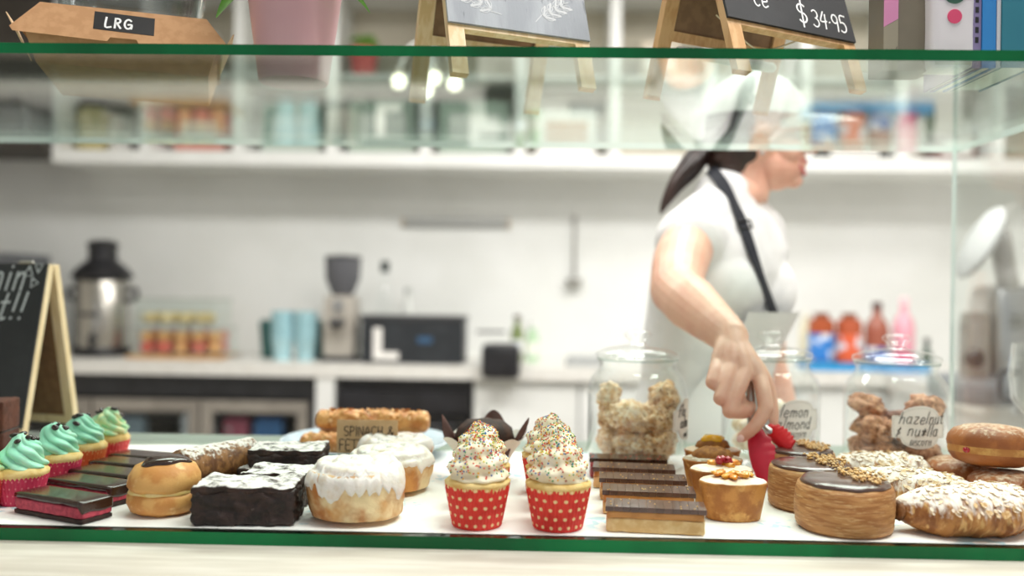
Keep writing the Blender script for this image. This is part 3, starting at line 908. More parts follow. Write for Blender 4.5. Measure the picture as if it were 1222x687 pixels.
def liner_mat(name, base, dark, dot, cols, rows_h, rad):
    def extra(N, vec, c):
        tc = N.n('ShaderNodeTexCoord'); sp = N.n('ShaderNodeSeparateXYZ')
        N.link(tc.outputs['Object'], sp.inputs[0])
        u = N.math('MULTIPLY', N.math('ARCTAN2', sp.outputs[1], sp.outputs[0]), cols / (2 * PI))
        v = N.math('DIVIDE', sp.outputs[2], rows_h)
        row = N.math('FLOOR', v)
        u = N.math('ADD', u, N.math('MULTIPLY', row, .5))
        du = N.math('SUBTRACT', N.math('FRACT', u), .5)
        dv = N.math('SUBTRACT', N.math('FRACT', v), .5)
        d = N.math('SQRT', N.math('ADD', N.math('MULTIPLY', du, du), N.math('MULTIPLY', dv, dv)))
        f = N.math('SUBTRACT', 1.0, N.ramp(d, rad - .05, rad + .04))
        return N.mix(f, c, lin(dot))
    return fmat(name, base, .55, col2=dark, ns=18, extra=extra)
M['liner_red'] = liner_mat('red_dotted_liner', '#e2382c', '#d42c24', '#f4d8a0', 18, .0105, .2)
M['liner_pink'] = liner_mat('pink_dotted_liner', '#d63a5e', '#c82f52', '#e8808c', 26, .009, .15)
M['liner_orange'] = liner_mat('orange_dotted_liner', '#e5733c', '#da632e', '#f0b070', 26, .009, .13)
M['liner_coral'] = liner_mat('coral_dotted_liner', '#e04a4a', '#d23c3c', '#ee9080', 26, .009, .13)

def make_liner(t, R, H, m, pleats=44):
    def fn(th, r, z):
        k = 1 + .022 * math.sin(pleats * th)
        return V((r * k * math.cos(th), r * k * math.sin(th), z))
    MB().lathe([(0, 0), (R * .74, 0), (R * .77, .002), (R * .985, H * .9), (R, H), (R * .985, H - .0005), (R * .76, .004), (0, .003)], pleats * 4, fn=fn).build('liner', m, t, angle=60)
def make_cake(t, R, H, rise, m, seed):
    def fn(th, r, z):
        p = V((r * math.cos(th), r * math.sin(th), z))
        k = 1 + .03 * mn.noise(p * 60 + V((seed, 0, 0)))
        return V((p.x * k, p.y * k, z + .0012 * mn.noise(p * 90 + V((0, seed, 0)))))
    MB().lathe([(0, .005), (R * .72, .005), (R * .95, H * .86), (R * 1.03, H + .001), (R * 1.05, H + rise * .35), (R * .9, H + rise * .8), (R * .5, H + rise), (0, H + rise)], 48, fn=fn).build('cake', m, t, angle=180)
def star_swirl(t, R, H, z0, m, n=8, tw=2.6, seed=0, depth=.2, turns=1.9):
    mb = MB(); NU, NV = 96, 40
    def fn(i, j):
        th = 2 * PI * i / NU; s = j / NV
        r = R * (1 - s ** 1.9) ** .62
        if s < .08:
            r *= .88 + .12 * (s / .08)
        ph = th + tw * s * 1.2
        rid = abs(math.sin(n * ph / 2)) ** .7
        r *= (1 - depth) + depth * rid
        lay = math.sin(2 * PI * (turns * s - th / (2 * PI)))
        r += R * .075 * lay * (1 - s) ** .5
        z = z0 + H * s + R * .06 * lay * s
        wob = .02 * R * mn.noise(V((math.cos(th) * 2, math.sin(th) * 2, s * 4 + seed)))
        return V(((r + wob) * math.cos(th) + R * .12 * s * s, (r + wob) * math.sin(th), z))
    mb.grid(fn, NU, NV, cu=True)
    mb.f.append([i for i in range(NU)][::-1]); mb.m.append(0)
    return mb.build('icing', m, t, angle=180), fn
def chips_on(t, fn, spots, size=.0048):
    for k, (i, j) in enumerate(spots):
        p = fn(i, j)
        o = CHIP[k % 2].copy()
        COL.objects.link(o); o.parent = t
        o.location = p + V((0, 0, size * .35)); o.rotation_euler = (k * 1.1 % 1.2 - .5, k * .7 % 1.0 - .4, k * 2.1)
        o.scale = (size, size, size * .7)
CHIP = []
def chip_proto():
    a = MB().ico((0, 0, 0), 1, 2, sc=(1.25, .9, .8)).build('chocolate_bean', M['choc_chip'], angle=180)
    b = MB().ico((0, 0, 0), 1, 2, sc=(1, 1, .7)).build('chocolate_bean', M['choc_chip'], angle=180)
    CHIP.extend([a, b])
chip_proto()
SPR = [fmat('sprinkle', c, .4) for c in ('#e0503c', '#f0b83a', '#3d9b5a', '#2f6fb4', '#e88a3c', '#d8d04a', '#b0483c')]
def sprinkles(t, fn, NU, NV, count, jlo, seed, size=.00115, bias=.0):
    rnd = random.Random(seed); mb = MB()
    for _ in range(count):
        j = jlo + (NV - jlo) * (rnd.random() ** (1 - bias)); i = rnd.uniform(0, NU)
        p = fn(i, min(NV, j))
        r = size * rnd.uniform(.75, 1.25)
        mb.ico(p, r, 1, m=rnd.randrange(len(SPR)), sc=(1, 1, 1))
    o = mb.build('sprinkles', SPR, t, angle=180)
    return stuff(o)

# mint cupcakes, a row going back along the left
rowm = [(-24, 612, .031, 'liner_coral', 'mint_yellow', 'mint cupcake in a coral case cut off by the left edge'),
        (28, 605, .0315, 'liner_pink', 'mint', 'mint cupcake in a pink case, nearest of the full ones'),
        (70, 584, .0315, 'liner_pink', 'mint', 'mint cupcake in a pink case, behind the nearest one'),
        (102, 568, .0315, 'liner_orange', 'mint', 'mint cupcake in an orange case'),
        (131, 556, .0315, 'liner_coral', 'mint_yellow', 'pale yellow-green cupcake in a coral case, last of the row')]
for k, (px, py, R, lm, im, lab) in enumerate(rowm):
    t = thing('mint_cupcake', lab, 'cupcake', sit(px, py, R * .75), k * 1.3, 'mint cupcakes in a row')
    make_liner(t, R, .036, M[lm], 40)
    make_cake(t, R * .99, .036, .012, M['cake_pale'], k)
    ic, fn = star_swirl(t, R * .95, .042, .043, M[im], n=7, tw=2.4, seed=k * 3, depth=.24, turns=1.7)
    chips_on(t, fn, [(5 + 17 * k, 34), (26 + 9 * k, 36), (48 + 5 * k, 33), (70 + 11 * k, 35), (88 + 7 * k, 28), (60 + 13 * k, 37), (14, 38)][:6 + k % 2])
for c in CHIP:
    bpy.data.objects.remove(c)

# red dotted cupcakes with sprinkles
redc = [(573, .992, 'white iced cupcake with sprinkles in a red dotted case, front left'), (576, 1.085, 'sprinkled cupcake in a red case, behind the front left one'),
        (669.5, .990, 'white iced cupcake with sprinkles in a red dotted case, front right'), (666, 1.08, 'sprinkled cupcake in a red case, second of the right column'),
        (659, 1.165, 'sprinkled cupcake in a red case, third of the right column')]
for k, (px, yf, lab) in enumerate(redc):
    R = .0375
    t = thing('sprinkled_cupcake', lab, 'cupcake', at_y(px, yf + R), k * .9, 'red sprinkled cupcakes')
    make_liner(t, R, .049, M['liner_red'], 46)
    make_cake(t, R * .985, .049, .008, M['cake_pale'], 20 + k)
    NU, NV = 96, 44
    def fn(i, j, k=k):
        th = 2 * PI * i / NU; s = j / NV
        r = .0345 * (1 - s ** 1.7) ** .62
        if s < .06:
            r *= .86 + .14 * (s / .06)
        lay = math.sin(2 * PI * (2.7 * s - th / (2 * PI)))
        r += .0028 * lay * (1 - s) ** .4
        r *= 1 + .035 * math.sin(9 * (th + 1.5 * s))
        return V((r * math.cos(th), r * math.sin(th), .054 + .052 * s + .0016 * lay * s))
    mb = MB(); mb.grid(fn, NU, NV, cu=True)
    mb.f.append([i for i in range(NU)][::-1]); mb.m.append(0)
    mb.build('icing', M['cream_icing'], t, angle=180)
    sprinkles(t, fn, NU, NV, 620, 4, 30 + k, bias=.25)

# pink bars under chocolate
M['pink_fill'] = fmat('pink_coconut_filling', '#c44a5c', .7, col2='#a8364a', ns=60, bump=.5, bs=200)
M['dark_base'] = fmat('dark_biscuit_base', '#2c1a16', .7, col2='#3a241d', ns=60, bump=.4, bs=150)
labs = ['pink-filled chocolate bar at the front of its row', 'pink-filled chocolate bar, second from the front', 'pink-filled chocolate bar, third from the front',
        'pink-filled chocolate bar, fourth from the front', 'pink-filled chocolate bar, last in its row']
for k, (px, py) in enumerate([(15, 612), (50, 594), (77, 582), (104, 571), (127, 562)]):
    a = onz(px, py, ZP)
    ang = math.radians(-24 + 2 * k)
    L, Wd = .118, .045
    c = a + V((math.cos(ang), math.sin(ang), 0)) * L / 2 + V((-math.sin(ang), math.cos(ang), 0)) * Wd / 2
    t = thing('chocolate_bar', labs[k], 'cake slice', c, ang, 'pink-filled chocolate bars')
    wob = lambda q, n, k=k: q + n * .0008 * mn.noise(q * 90 + V((k, 0, 0)))
    MB().rbox(L - .002, Wd - .002, .0058, .0015, 8, fn=wob).build('base', M['dark_base'], t, angle=180)
    MB().rbox(L - .003, Wd - .003, .013, .002, 10, c=(0, 0, .0056), fn=lambda q, n, k=k: q + n * .001 * mn.noise(q * 120 + V((k, 0, 0)))).build('filling', M['pink_fill'], t, angle=180)
    def drip(q, n, k=k):
        if q.z < 0:
            s = 1 if q.x > L * .45 else 0
            q = q + V((0, 0, .002 - .0024 * (mn.noise(q * 55 + V((k, 5, 0))) + .3) - (.008 * s)))
        return q
    MB().rbox(L, Wd, .0085, .0036, 14, c=(0, 0, .0175), fn=drip).build('chocolate_coating', M['choc'], t, angle=180)

# cream bun with a chocolate cap
t = thing('cream_bun', 'round golden cream bun with a glossy chocolate cap', 'bun', sit(200, 619, .036), 0)
M['bun'] = fmat('golden_bun', '#e2ad66', .55, col2='#cd8c48', ns=14, col3='#ecc48a', ns3=24, lo3=.55, hi3=.7, bump=.25, bs=90)
M['custard'] = fmat('pale_custard', '#f0d898', .5, col2='#e8c878', ns=30)
def bunf(th, r, z, a=1.0):
    p = V((r * math.cos(th), r * math.sin(th), z))
    k = 1 + .035 * mn.noise(p * 28)
    return V((p.x * k, p.y * k, z + .001 * mn.noise(p * 70)))
MB().lathe([(0, 0), (.03, 0), (.039, .005), (.0425, .014), (.042, .022), (.039, .026), (0, .027)], 56, fn=bunf).build('lower_half', M['bun'], t, angle=180)
MB().lathe([(0, .024), (.038, .024), (.0405, .0265), (.039, .03), (0, .03)], 56, fn=lambda th, r, z: bunf(th, r * (1 + .03 * math.sin(7 * th)), z)).build('cream_filling', M['custard'], t, angle=180)
MB().lathe([(0, .028), (.039, .0285), (.0425, .034), (.0415, .045), (.035, .056), (.022, .0625), (0, .0645)], 56, fn=bunf).build('upper_half', M['bun'], t, angle=180)
def capf(th, r, z):
    q = bunf(th, r, z)
    if r > .02:
        e = 1 + .09 * math.sin(3 * th + 1) + .07 * math.sin(5 * th)
        q = V((q.x * e, q.y * e, q.z - .0115 * (e - 1)))
    return q
MB().lathe([(.024, .0585), (.027, .0605), (.0235, .0648), (.014, .0672), (0, .068)], 56, fn=capf).build('chocolate_cap', M['choc'], t, angle=180)

# rolled pastry on its black tray
M['flaky'] = fmat('flaky_brown_pastry', '#9a6a3c', .6, col2='#6e4526', ns=40, stretch=(1, 1, 1), bump=.5, bs=120, top=('#efe9e2', .78, .2, 55))
p = at_y(262, 1.205)
t = thing('black_tray', 'narrow black tray under the sugared pastry roll', 'tray', p, math.radians(58))
tr = MB()
tr.box(-.085, .085, -.038, .038, 0, .003)
for y0, y1 in ((-.042, -.038), (.038, .042)):
    tr.box(-.089, .089, y0, y1, 0, .012)
for x0, x1 in ((-.089, -.085), (.085, .089)):
    tr.box(x0, x1, -.038, .038, 0, .012)
tr.build('pan', M['black_pl'], t, smooth=False)
MB().tube([(.09, 0, .006), (.1, 0, .007)], .012, 8, flat=.3).build('lip', M['black_pl'], t)
t2 = thing('pastry_roll', 'ridged brown pastry roll dusted with icing sugar on a black tray', 'pastry', p + V((0, 0, .0035)), math.radians(58))
def rollf(i, j):
    th = 2 * PI * i / 48; s = j / 90
    r = .0265 * (1 + .0 * s)
    r *= 1 + .055 * (abs(math.sin(PI * (s * 15 + th / (2 * PI)))) ** .6 - .6)
    r *= 1 + .04 * mn.noise(V((s * 9, math.cos(th) * 2, math.sin(th) * 2)))
    e = min(s, 1 - s)
    if e < .03:
        r *= .86 + .14 * e / .03
    return V((-.062 + .124 * s, r * math.cos(th), .0275 + r * math.sin(th)))
mb = MB(); mb.grid(rollf, 48, 90, cu=True, flip=False)
mb.build('pastry_shell', M['flaky'], t2, angle=180)
for x in (-.0605, .0605):
    e = MB().ico((x, 0, .0275), .0232, 3, sc=(.25, 1, 1), fn=lambda q, p: q * (1 + .1 * mn.noise(p * 4))).build('cream_end', fmat('nut_cream', '#8d5f34', .6, col2='#c9a172', ns=60), t2, angle=180)

# brownies
M['brownie'] = fmat('dark_brownie', '#3a241b', .65, col2='#24150f', ns=35, bump=.8, bs=110, top=('#f0ebe6', .8, .3, 26))
M['brownie_side'] = fmat('moist_brownie_side', '#33201a', .5, col2='#1e110d', ns=30, bump=.8, bs=90, col3='#8d7c74', ns3=26, lo3=.66, hi3=.78)
def brownie(lab, loc, rz, sx, sy, sz, seed):
    t = thing('brownie', lab, 'brownie', loc, rz, 'sugared brownies')
    def dsp(q, n):
        q2 = q + n * (.0034 * fbm(q * 60, seed) + .0024 * mn.noise(q * 170))
        q2.z = max(q2.z, -(sz - .006) / 2)
        return q2
    MB().rbox(sx, sy, sz - .006, .004, 26, fn=dsp).build('body', M['brownie_side'], t, angle=180)
    MB().rbox(sx + .001, sy + .001, .009, .003, 26, c=(0, 0, sz - .009), fn=lambda q, n: q + n * (.003 * fbm(q * 50, seed + 2)) + V((0, 0, .0025 * fbm(q * 38, seed + 5)))).build('sugared_crust', M['brownie'], t, angle=180)
    return t
brownie('large sugared brownie block at the front', at_y(301, 1.034), math.radians(4), .116, .068, .046, 1)
brownie('sugared brownie behind the large front block', at_y(338, 1.112), math.radians(-3), .08, .06, .044, 2)
brownie('sugared brownie at the bottom of the back stack', at_y(343, 1.215), math.radians(-6), .106, .075, .027, 3)
p = at_y(348, 1.222); p.z += .0285
brownie('sugared brownie on top of the back stack', p, math.radians(5), .1, .07, .025, 4)

# iced scrolls
M['scroll'] = fmat('baked_scroll', '#d3954f', .6, col2='#b8753a', ns=14, col3='#ecd6a6', ns3=12, lo3=.38, hi3=.66, bump=.3, bs=90)
M['icing'] = fmat('white_glaze', '#efeae3', .35, col2='#e2d2ba', ns=26, lo=.45, hi=.75, sss=.1, bump=.4, bs=70)
def scroll(lab, loc, R, H, seed, rz):
    t = thing('iced_scroll', lab, 'scroll bun', loc, rz, 'iced scroll buns')
    def spiral(r, th):
        pitch = R * .36
        x = (r / pitch - th / (2 * PI)) % 1.0
        return math.exp(-((x - .5) / .13) ** 2)
    def surf(th, u, off=0.0):
        # u 0 top centre .. 1 base centre, arc length over a rounded cylinder
        c = R * .34
        l1, l2, l3 = R - c, c * PI / 2, H - c - R * .12
        tot = l1 + l2 + l3
        s = u * tot
        if s < l1:
            r, z, nr, nz = s, H, 0, 1
        elif s < l1 + l2:
            a = (s - l1) / c
            r, z, nr, nz = R - c + c * math.sin(a), H - c + c * math.cos(a), math.sin(a), math.cos(a)
        else:
            r, z, nr, nz = R - .05 * R * ((s - l1 - l2) / l3) ** 2, H - c - (s - l1 - l2), 1, 0
        q = V((r * math.cos(th), r * math.sin(th), z))
        d = .085 * R * fbm(q * 24, seed, 3) - (.09 * R * spiral(r, th) if nz > .5 else 0)
        d += .07 * R * (1 if th % (2 * PI) < 3.4 else 0) * (1 - nz) * .4
        d += off
        return V(((r + nr * d) * math.cos(th), (r + nr * d) * math.sin(th), z + nz * d))
    NU, NV = 88, 40
    mb = MB(); mb.grid(lambda i, j: surf(2 * PI * i / NU, j / NV), NU, NV, cu=True, flip=True)
    k = NV * NU
    mb.f.append([k + i for i in range(NU)][::-1]); mb.m.append(0)
    mb.build('bun', M['scroll'], t, angle=180)
    def edge(th):
        return .7 + .2 * mn.noise(V((math.cos(th) * 2.2, math.sin(th) * 2.2, seed))) + .14 * mn.noise(V((math.cos(th) * 7, math.sin(th) * 7, seed + 3)))
    NJ = 30
    def ic(i, j):
        th = 2 * PI * i / NU; s = j / NJ
        u = edge(th) * s
        off = .0014 + .0009 * mn.noise(V((math.cos(th) * 5, math.sin(th) * 5, s * 6 + seed)))
        if j == NJ:
            off = -.0008
        return surf(th, u, off)
    mb = MB(); mb.grid(ic, NU, NJ, cu=True, flip=True)
    mb.build('glaze', M['icing'], t, angle=180)
scroll('white glazed scroll bun at the front', at_y(429, 1.056), .0565, .068, 1, 3.6)
scroll('white glazed scroll bun, middle of the three', at_y(468, 1.198), .0555, .057, 5, 4.4)
scroll('white glazed scroll bun nearest the spinach sign', at_y(475, 1.318), .0535, .052, 9, 1.2)

# plate with savoury rolls and its tag
pc = at_y(440, 1.455)
t = thing('blue_plate', 'pale blue round plate under the savoury pastry rolls', 'plate', pc)
M['plate'] = fmat('pale_blue_glaze', '#c3d7e2', .15, col2='#b9cfdb', ns=6, coat=.3)
MB().lathe([(0, 0), (.08, 0), (.085, .004), (.12, .012), (.138, .022), (.14, .0245), (.136, .025), (.118, .0155), (.085, .0075), (0, .0065)], 56).build('dish', M['plate'], t, angle=60)
MB().lathe([(.139, .0235), (.1405, .0245), (.139, .0255), (.1365, .0252)], 56).build('rim', fmat('plate_rim', '#d7e5ec', .15), t)
M['filo'] = fmat('baked_filo', '#dca35c', .55, col2='#b87433', ns=22, col3='#f0d2a0', ns3=30, lo3=.55, hi3=.7, bump=.6, bs=70)
def pastry_log(lab, loc, rz, L, r, seed):
    t = thing('savoury_roll', lab, 'pastry', loc, rz, 'spinach pastry rolls on the plate')
    def fn(i, j):
        th = 2 * PI * i / 40; s = j / 60
        e = min(s, 1 - s)
        rr = r * (1 if e > .06 else math.sqrt(max(.02, 1 - (1 - e / .06) ** 2)) * .5 + .5)
        q = V((s * 6, math.cos(th), math.sin(th)))
        rr *= 1 + .16 * fbm(q * 1.6, seed) + .05 * mn.noise(q * 9)
        return V((-L / 2 + L * s, rr * 1.25 * math.cos(th), r * .92 + rr * .92 * math.sin(th)))
    mb = MB(); mb.grid(fn, 40, 60, cu=True)
    mb.f.append([i for i in range(40)][::-1]); mb.m.append(0)
    mb.f.append([60 * 40 + i for i in range(40)]); mb.m.append(0)
    mb.build('crust', M['filo'], t, angle=180)
    rnd = random.Random(seed)
    fl = MB()
    for _ in range(60):
        i = rnd.uniform(2, 18); j = rnd.uniform(5, 55)
        p = fn(i, j); n = (p - V((p.x, 0, r * .92))).normalized()
        a = rnd.uniform(0, 6.28); u = n.orthogonal().normalized(); w = n.cross(u)
        d1 = (u * math.cos(a) + w * math.sin(a)); d2 = n.cross(d1)
        s1, s2 = rnd.uniform(.003, .007), rnd.uniform(.002, .004)
        c = p + n * .0012
        fl.add([c - d1 * s1 - d2 * s2, c + d1 * s1 - d2 * s2 + n * .001, c + d1 * s1 * .8 + d2 * s2, c - d1 * s1 + d2 * s2 + n * .0015,
                c - n * .001], [(0, 1, 2, 3), (1, 0, 4), (2, 1, 4), (3, 2, 4), (0, 3, 4)])
    stuff(fl.build('pastry_flakes', fmat('loose_flake', '#e6b876', .6, col2='#c98844', ns=60), t, smooth=False))
pastry_log('golden savoury roll at the front of the plate, under the top one', pc + V((-.02, -.045, .0075)), math.radians(2), .155, .0175, 3)
pastry_log('golden savoury roll at the back of the plate', pc + V((0, .03, .0075)), math.radians(-3), .17, .0175, 6)
pastry_log('golden savoury roll lying on top of the others', pc + V((.012, -.008, .038)), math.radians(1), .185, .0185, 11)
p = at(438, 545, 1.325)
t = thing('pastry_tag', 'brown card tag lettered SPINACH & FETTA in front of the rolls', 'tag', p, math.radians(3))
cw, chh = .092, .056
MB().rbox(cw, .0016, chh, .0004, 1).build('card', M['kraft_pale'], t)
MB().prism([(-.012, 0), (.012, 0), (.012, .03), (-.012, .03)], .0009, .018, mapf=lambda u, v, d: V((u, d, v * (1 if d < .01 else .1)))).build('easel_foot', M['kraft_pale'], t, smooth=False)
fl_ = lambda u, v, d: V((u, -.0009 + d, v))
lettering('lettering', [('SPINACH &', -.035, .032, .0142), ('FETTA', -.042, .0105, .0155)], fl_, .0013, M['ink'], t, gap=.12)

# muffin in brown paper
p = at_y(581, 1.275)
t = thing('chocolate_muffin', 'chocolate muffin in a tall brown tulip paper', 'muffin', p, .2)
M['brown_paper'] = fmat('brown_tulip_paper', '#4c241a', .6, col2='#5f3022', ns=12, bump=.15, bs=60)
M['muffin'] = fmat('chocolate_muffin', '#4a2a1c', .7, col2='#2e1810', ns=30, bump=.6, bs=90)
M['paper_white'] = fmat('white_paper_lining', '#ece6da', .6)
def tulip(off, name, m, hmul=1.0, rot=0.0):
    mb = MB(); NU, NV = 96, 14
    def fn(i, j, o=0.0):
        th = 2 * PI * i / NU; s = j / NV
        pk = abs(math.cos(2 * (th + rot)))
        top = .056 + .034 * pk ** 4 * hmul
        z = top * s
        r = .03 + .012 * s + .018 * s ** 2.6 * (.3 + pk) + off + o
        r *= 1 + .03 * math.sin(8 * th)
        return V((r * math.cos(th), r * math.sin(th), z))
    mb.grid(fn, NU, NV, cu=True)
    mb.grid(lambda i, j: fn(i, j, -.0008), NU, NV, cu=True, flip=True)
    return mb.build(name, m, t, angle=180)
tulip(0.0, 'paper_wrap', M['brown_paper'], 1.05, .35)
tulip(-.0016, 'paper_lining', M['paper_white'], .3, 1.1)
MB().lathe([(0, .002), (.028, .002), (.038, .045), (.043, .062), (.04, .074), (.028, .084), (0, .088)], 40, fn=lambda th, r, z: V((r * math.cos(th), r * math.sin(th), z)) * (1 + .03 * mn.noise(V((r * 90 * math.cos(th), r * 90 * math.sin(th), z * 60))))).build('muffin_top', M['muffin'], t, angle=180)

# caramel slices
M['biscuit'] = fmat('biscuit_base', '#dcb478', .75, col2='#e8c890', ns=30, bump=.5, bs=160, col3='#c2904f', ns3=10, lo3=.55, hi3=.7)
M['caramel'] = fmat('caramel_layer', '#c98d4c', .35, col2='#b57a3c', ns=20, bump=.2, bs=40)
M['red_layer'] = fmat('red_jelly_layer', '#a8222e', .4, col2='#7f1822', ns=30, bump=.3, bs=80)
def slice_(lab, pxl, yf, ang, red=False, seed=0):
    L, Wd = .114, .042
    a = at_y(pxl, yf)
    an = math.radians(ang)
    c = a + V((math.cos(an), math.sin(an), 0)) * L / 2 + V((-math.sin(an), math.cos(an), 0)) * Wd / 2
    t = thing('caramel_slice' if not red else 'red_slice', lab, 'cake slice', c, an, None if red else 'caramel slices in a row')
    w = lambda q, n: q + n * .0011 * fbm(q * 70, seed)
    MB().rbox(L - .003, Wd - .002, .0165, .003, 12, fn=w).build('biscuit_base', M['biscuit'] if not red else M['red_layer'], t, angle=180)
    MB().rbox(L - .004, Wd - .003, .0085, .002, 12, c=(0, 0, .016), fn=w).build('caramel_layer', M['caramel'] if not red else M['red_layer'], t, angle=180)
    # chocolate top, scored into strips
    n = 12
    for k in range(n):
        x0 = -L / 2 + k * L / n
        MB().rbox(L / n - .00005, Wd, .0055, .0004, 2, c=(x0 + L / n / 2, 0, .0242), fn=lambda q, nn: q + V((0, 0, (-.0012 * (mn.noise(V((q.x * 40 + x0 * 40, q.y * 40, seed))) + .3) if q.z < 0 else 0)))).build('chocolate_piece', M['choc_top'] if not red else M['choc'], t)
    rnd = random.Random(seed); mb = MB()
    for _ in range(14):
        mb.ico((rnd.uniform(-L / 2, L / 2) * .95, rnd.uniform(-1, 1) * Wd * .45, .0298), .0011, 1)
    stuff(mb.build('crumbs', M['biscuit'] if not red else SPR[0], t))
slice_('caramel slice with chocolate top at the front of its row', 726, 1.008, -6, seed=1)
slice_('caramel slice with chocolate top, second from the front', 722, 1.087, -5, seed=2)
slice_('caramel slice with chocolate top, third from the front', 718, 1.158, -5, seed=3)
slice_('caramel slice with chocolate top, just in front of the red one', 710, 1.228, -6, seed=4)
slice_('red slice with dark chocolate top in front of the left jar', 706, 1.292, -3, red=True, seed=5)

# little oval fruit cakes
M['friand'] = fmat('golden_friand', '#c98a42', .6, col2='#a8682c', ns=16, col3='#dca860', ns3=20, lo3=.55, hi3=.7, bump=.3, bs=120)
M['friand_top'] = fmat('iced_friand_top', '#f3e6d6', .55, col2='#e9d2b4', ns=24, bump=.2, bs=80)
M['apricot'] = fmat('glazed_apricot', '#efa83c', .18, col2='#e58a22', ns=30, sss=.2, coat=.4)
M['lemon'] = fmat('lemon_curd', '#f6c21c', .18, col2='#efae10', ns=20, coat=.4)
M['cherry'] = fmat('glazed_cherry', '#a80f22', .15, coat=.5)
M['muffin_brown'] = fmat('crumbly_brown_top', '#a8702f', .7, col2='#8a5523', ns=40, bump=.7, bs=90)
def friand(lab, px, yc, kind, seed):
    t = thing('fruit_friand', lab, 'small cake', at_y(px, yc), math.radians(-4 + 3 * seed), 'oval fruit cakes')
    sx, sy = 1.0, .68
    def fn(th, r, z):
        p = V((r * sx * math.cos(th), r * sy * math.sin(th), z))
        k = 1 + .02 * mn.noise(p * 60 + V((seed, 0, 0)))
        return V((p.x * k, p.y * k, z + (.001 * mn.noise(p * 80) if z > .03 else 0)))
    MB().lathe([(0, 0), (.031, 0), (.033, .0015), (.0405, .042), (.0415, .0445), (.0405, .046), (0, .047)], 56, fn=fn).build('sponge', M['friand'], t, angle=60)
    MB().lathe([(.0402, .0458), (.038, .0475), (.028, .0492), (0, .051)], 56, fn=fn).build('icing', M['friand_top'] if kind != 'brown' else fmat('grey_sugar_top', '#cfc4b4', .7, col2='#a89478', ns=40), t, angle=180)
    rnd = random.Random(seed)
    lump = lambda q, p: q * (1 + .4 * mn.noise(p * 2.2 + V((seed, 0, 0))))
    if kind == 'apricot':
        for k in range(9):
            o = MB().ico((0, 0, 0), .0066, 3, sc=(1.3, .8, .45), fn=lump).build('apricot_piece', M['apricot'], t, angle=180)
            o.location = (rnd.uniform(-.018, .02), rnd.uniform(-.012, .012), .0525 + rnd.uniform(0, .002)); o.rotation_euler = (0, rnd.uniform(-.3, .3), rnd.uniform(0, 3))
    elif kind == 'cherry':
        for k in range(4):
            o = MB().ico((0, 0, 0), .007, 3, sc=(1.2, .9, .6), fn=lump).build('apricot_piece', M['apricot'], t, angle=180)
            o.location = (rnd.uniform(-.012, .02), rnd.uniform(-.01, .01), .052); o.rotation_euler = (0, 0, rnd.uniform(0, 3))
        for k in range(3):
            o = MB().ico((0, 0, 0), .005, 3, fn=lump).build('cherry_piece', M['cherry'], t, angle=180)
            o.location = (-.004 + k * .006, -.004 + .004 * (k % 2), .0575)
    elif kind == 'brown':
        MB().lathe([(.027, .046), (.029, .05), (.024, .057), (.012, .061), (0, .062)], 40, fn=lambda th, r, z: fn(th, r, z) + V((0, 0, .003 * mn.noise(V((r * 200 * math.cos(th), r * 200 * math.sin(th), 1)))))).build('crumble_top', M['muffin_brown'], t, angle=180)
    else:
        MB().lathe([(.02, .047), (.026, .05), (.023, .057), (.012, .062), (0, .063)], 40, fn=lambda th, r, z: fn(th, r, z) + V((0, 0, .002 * mn.noise(V((r * 150 * math.cos(th), r * 150 * math.sin(th), 1)))))).build('pastry_mound', M['muffin_brown'], t, angle=180)
        MB().lathe([(.017, .059), (.018, .062), (.013, .0665), (0, .068)], 40, fn=lambda th, r, z: fn(th, r * (1 + .15 * math.sin(4 * th)), z)).build('lemon_curd', M['lemon'], t, angle=180)
friand('oval cake topped with apricot pieces, nearest of the four', 878, 1.082, 'apricot', 1)
friand('oval cake topped with apricot and red cherries', 864, 1.152, 'cherry', 2)
friand('oval cake with a crumbly brown top', 853, 1.222, 'brown', 3)
friand('oval cake with bright yellow curd on top, rearmost of the four', 853, 1.292, 'lemon', 4)

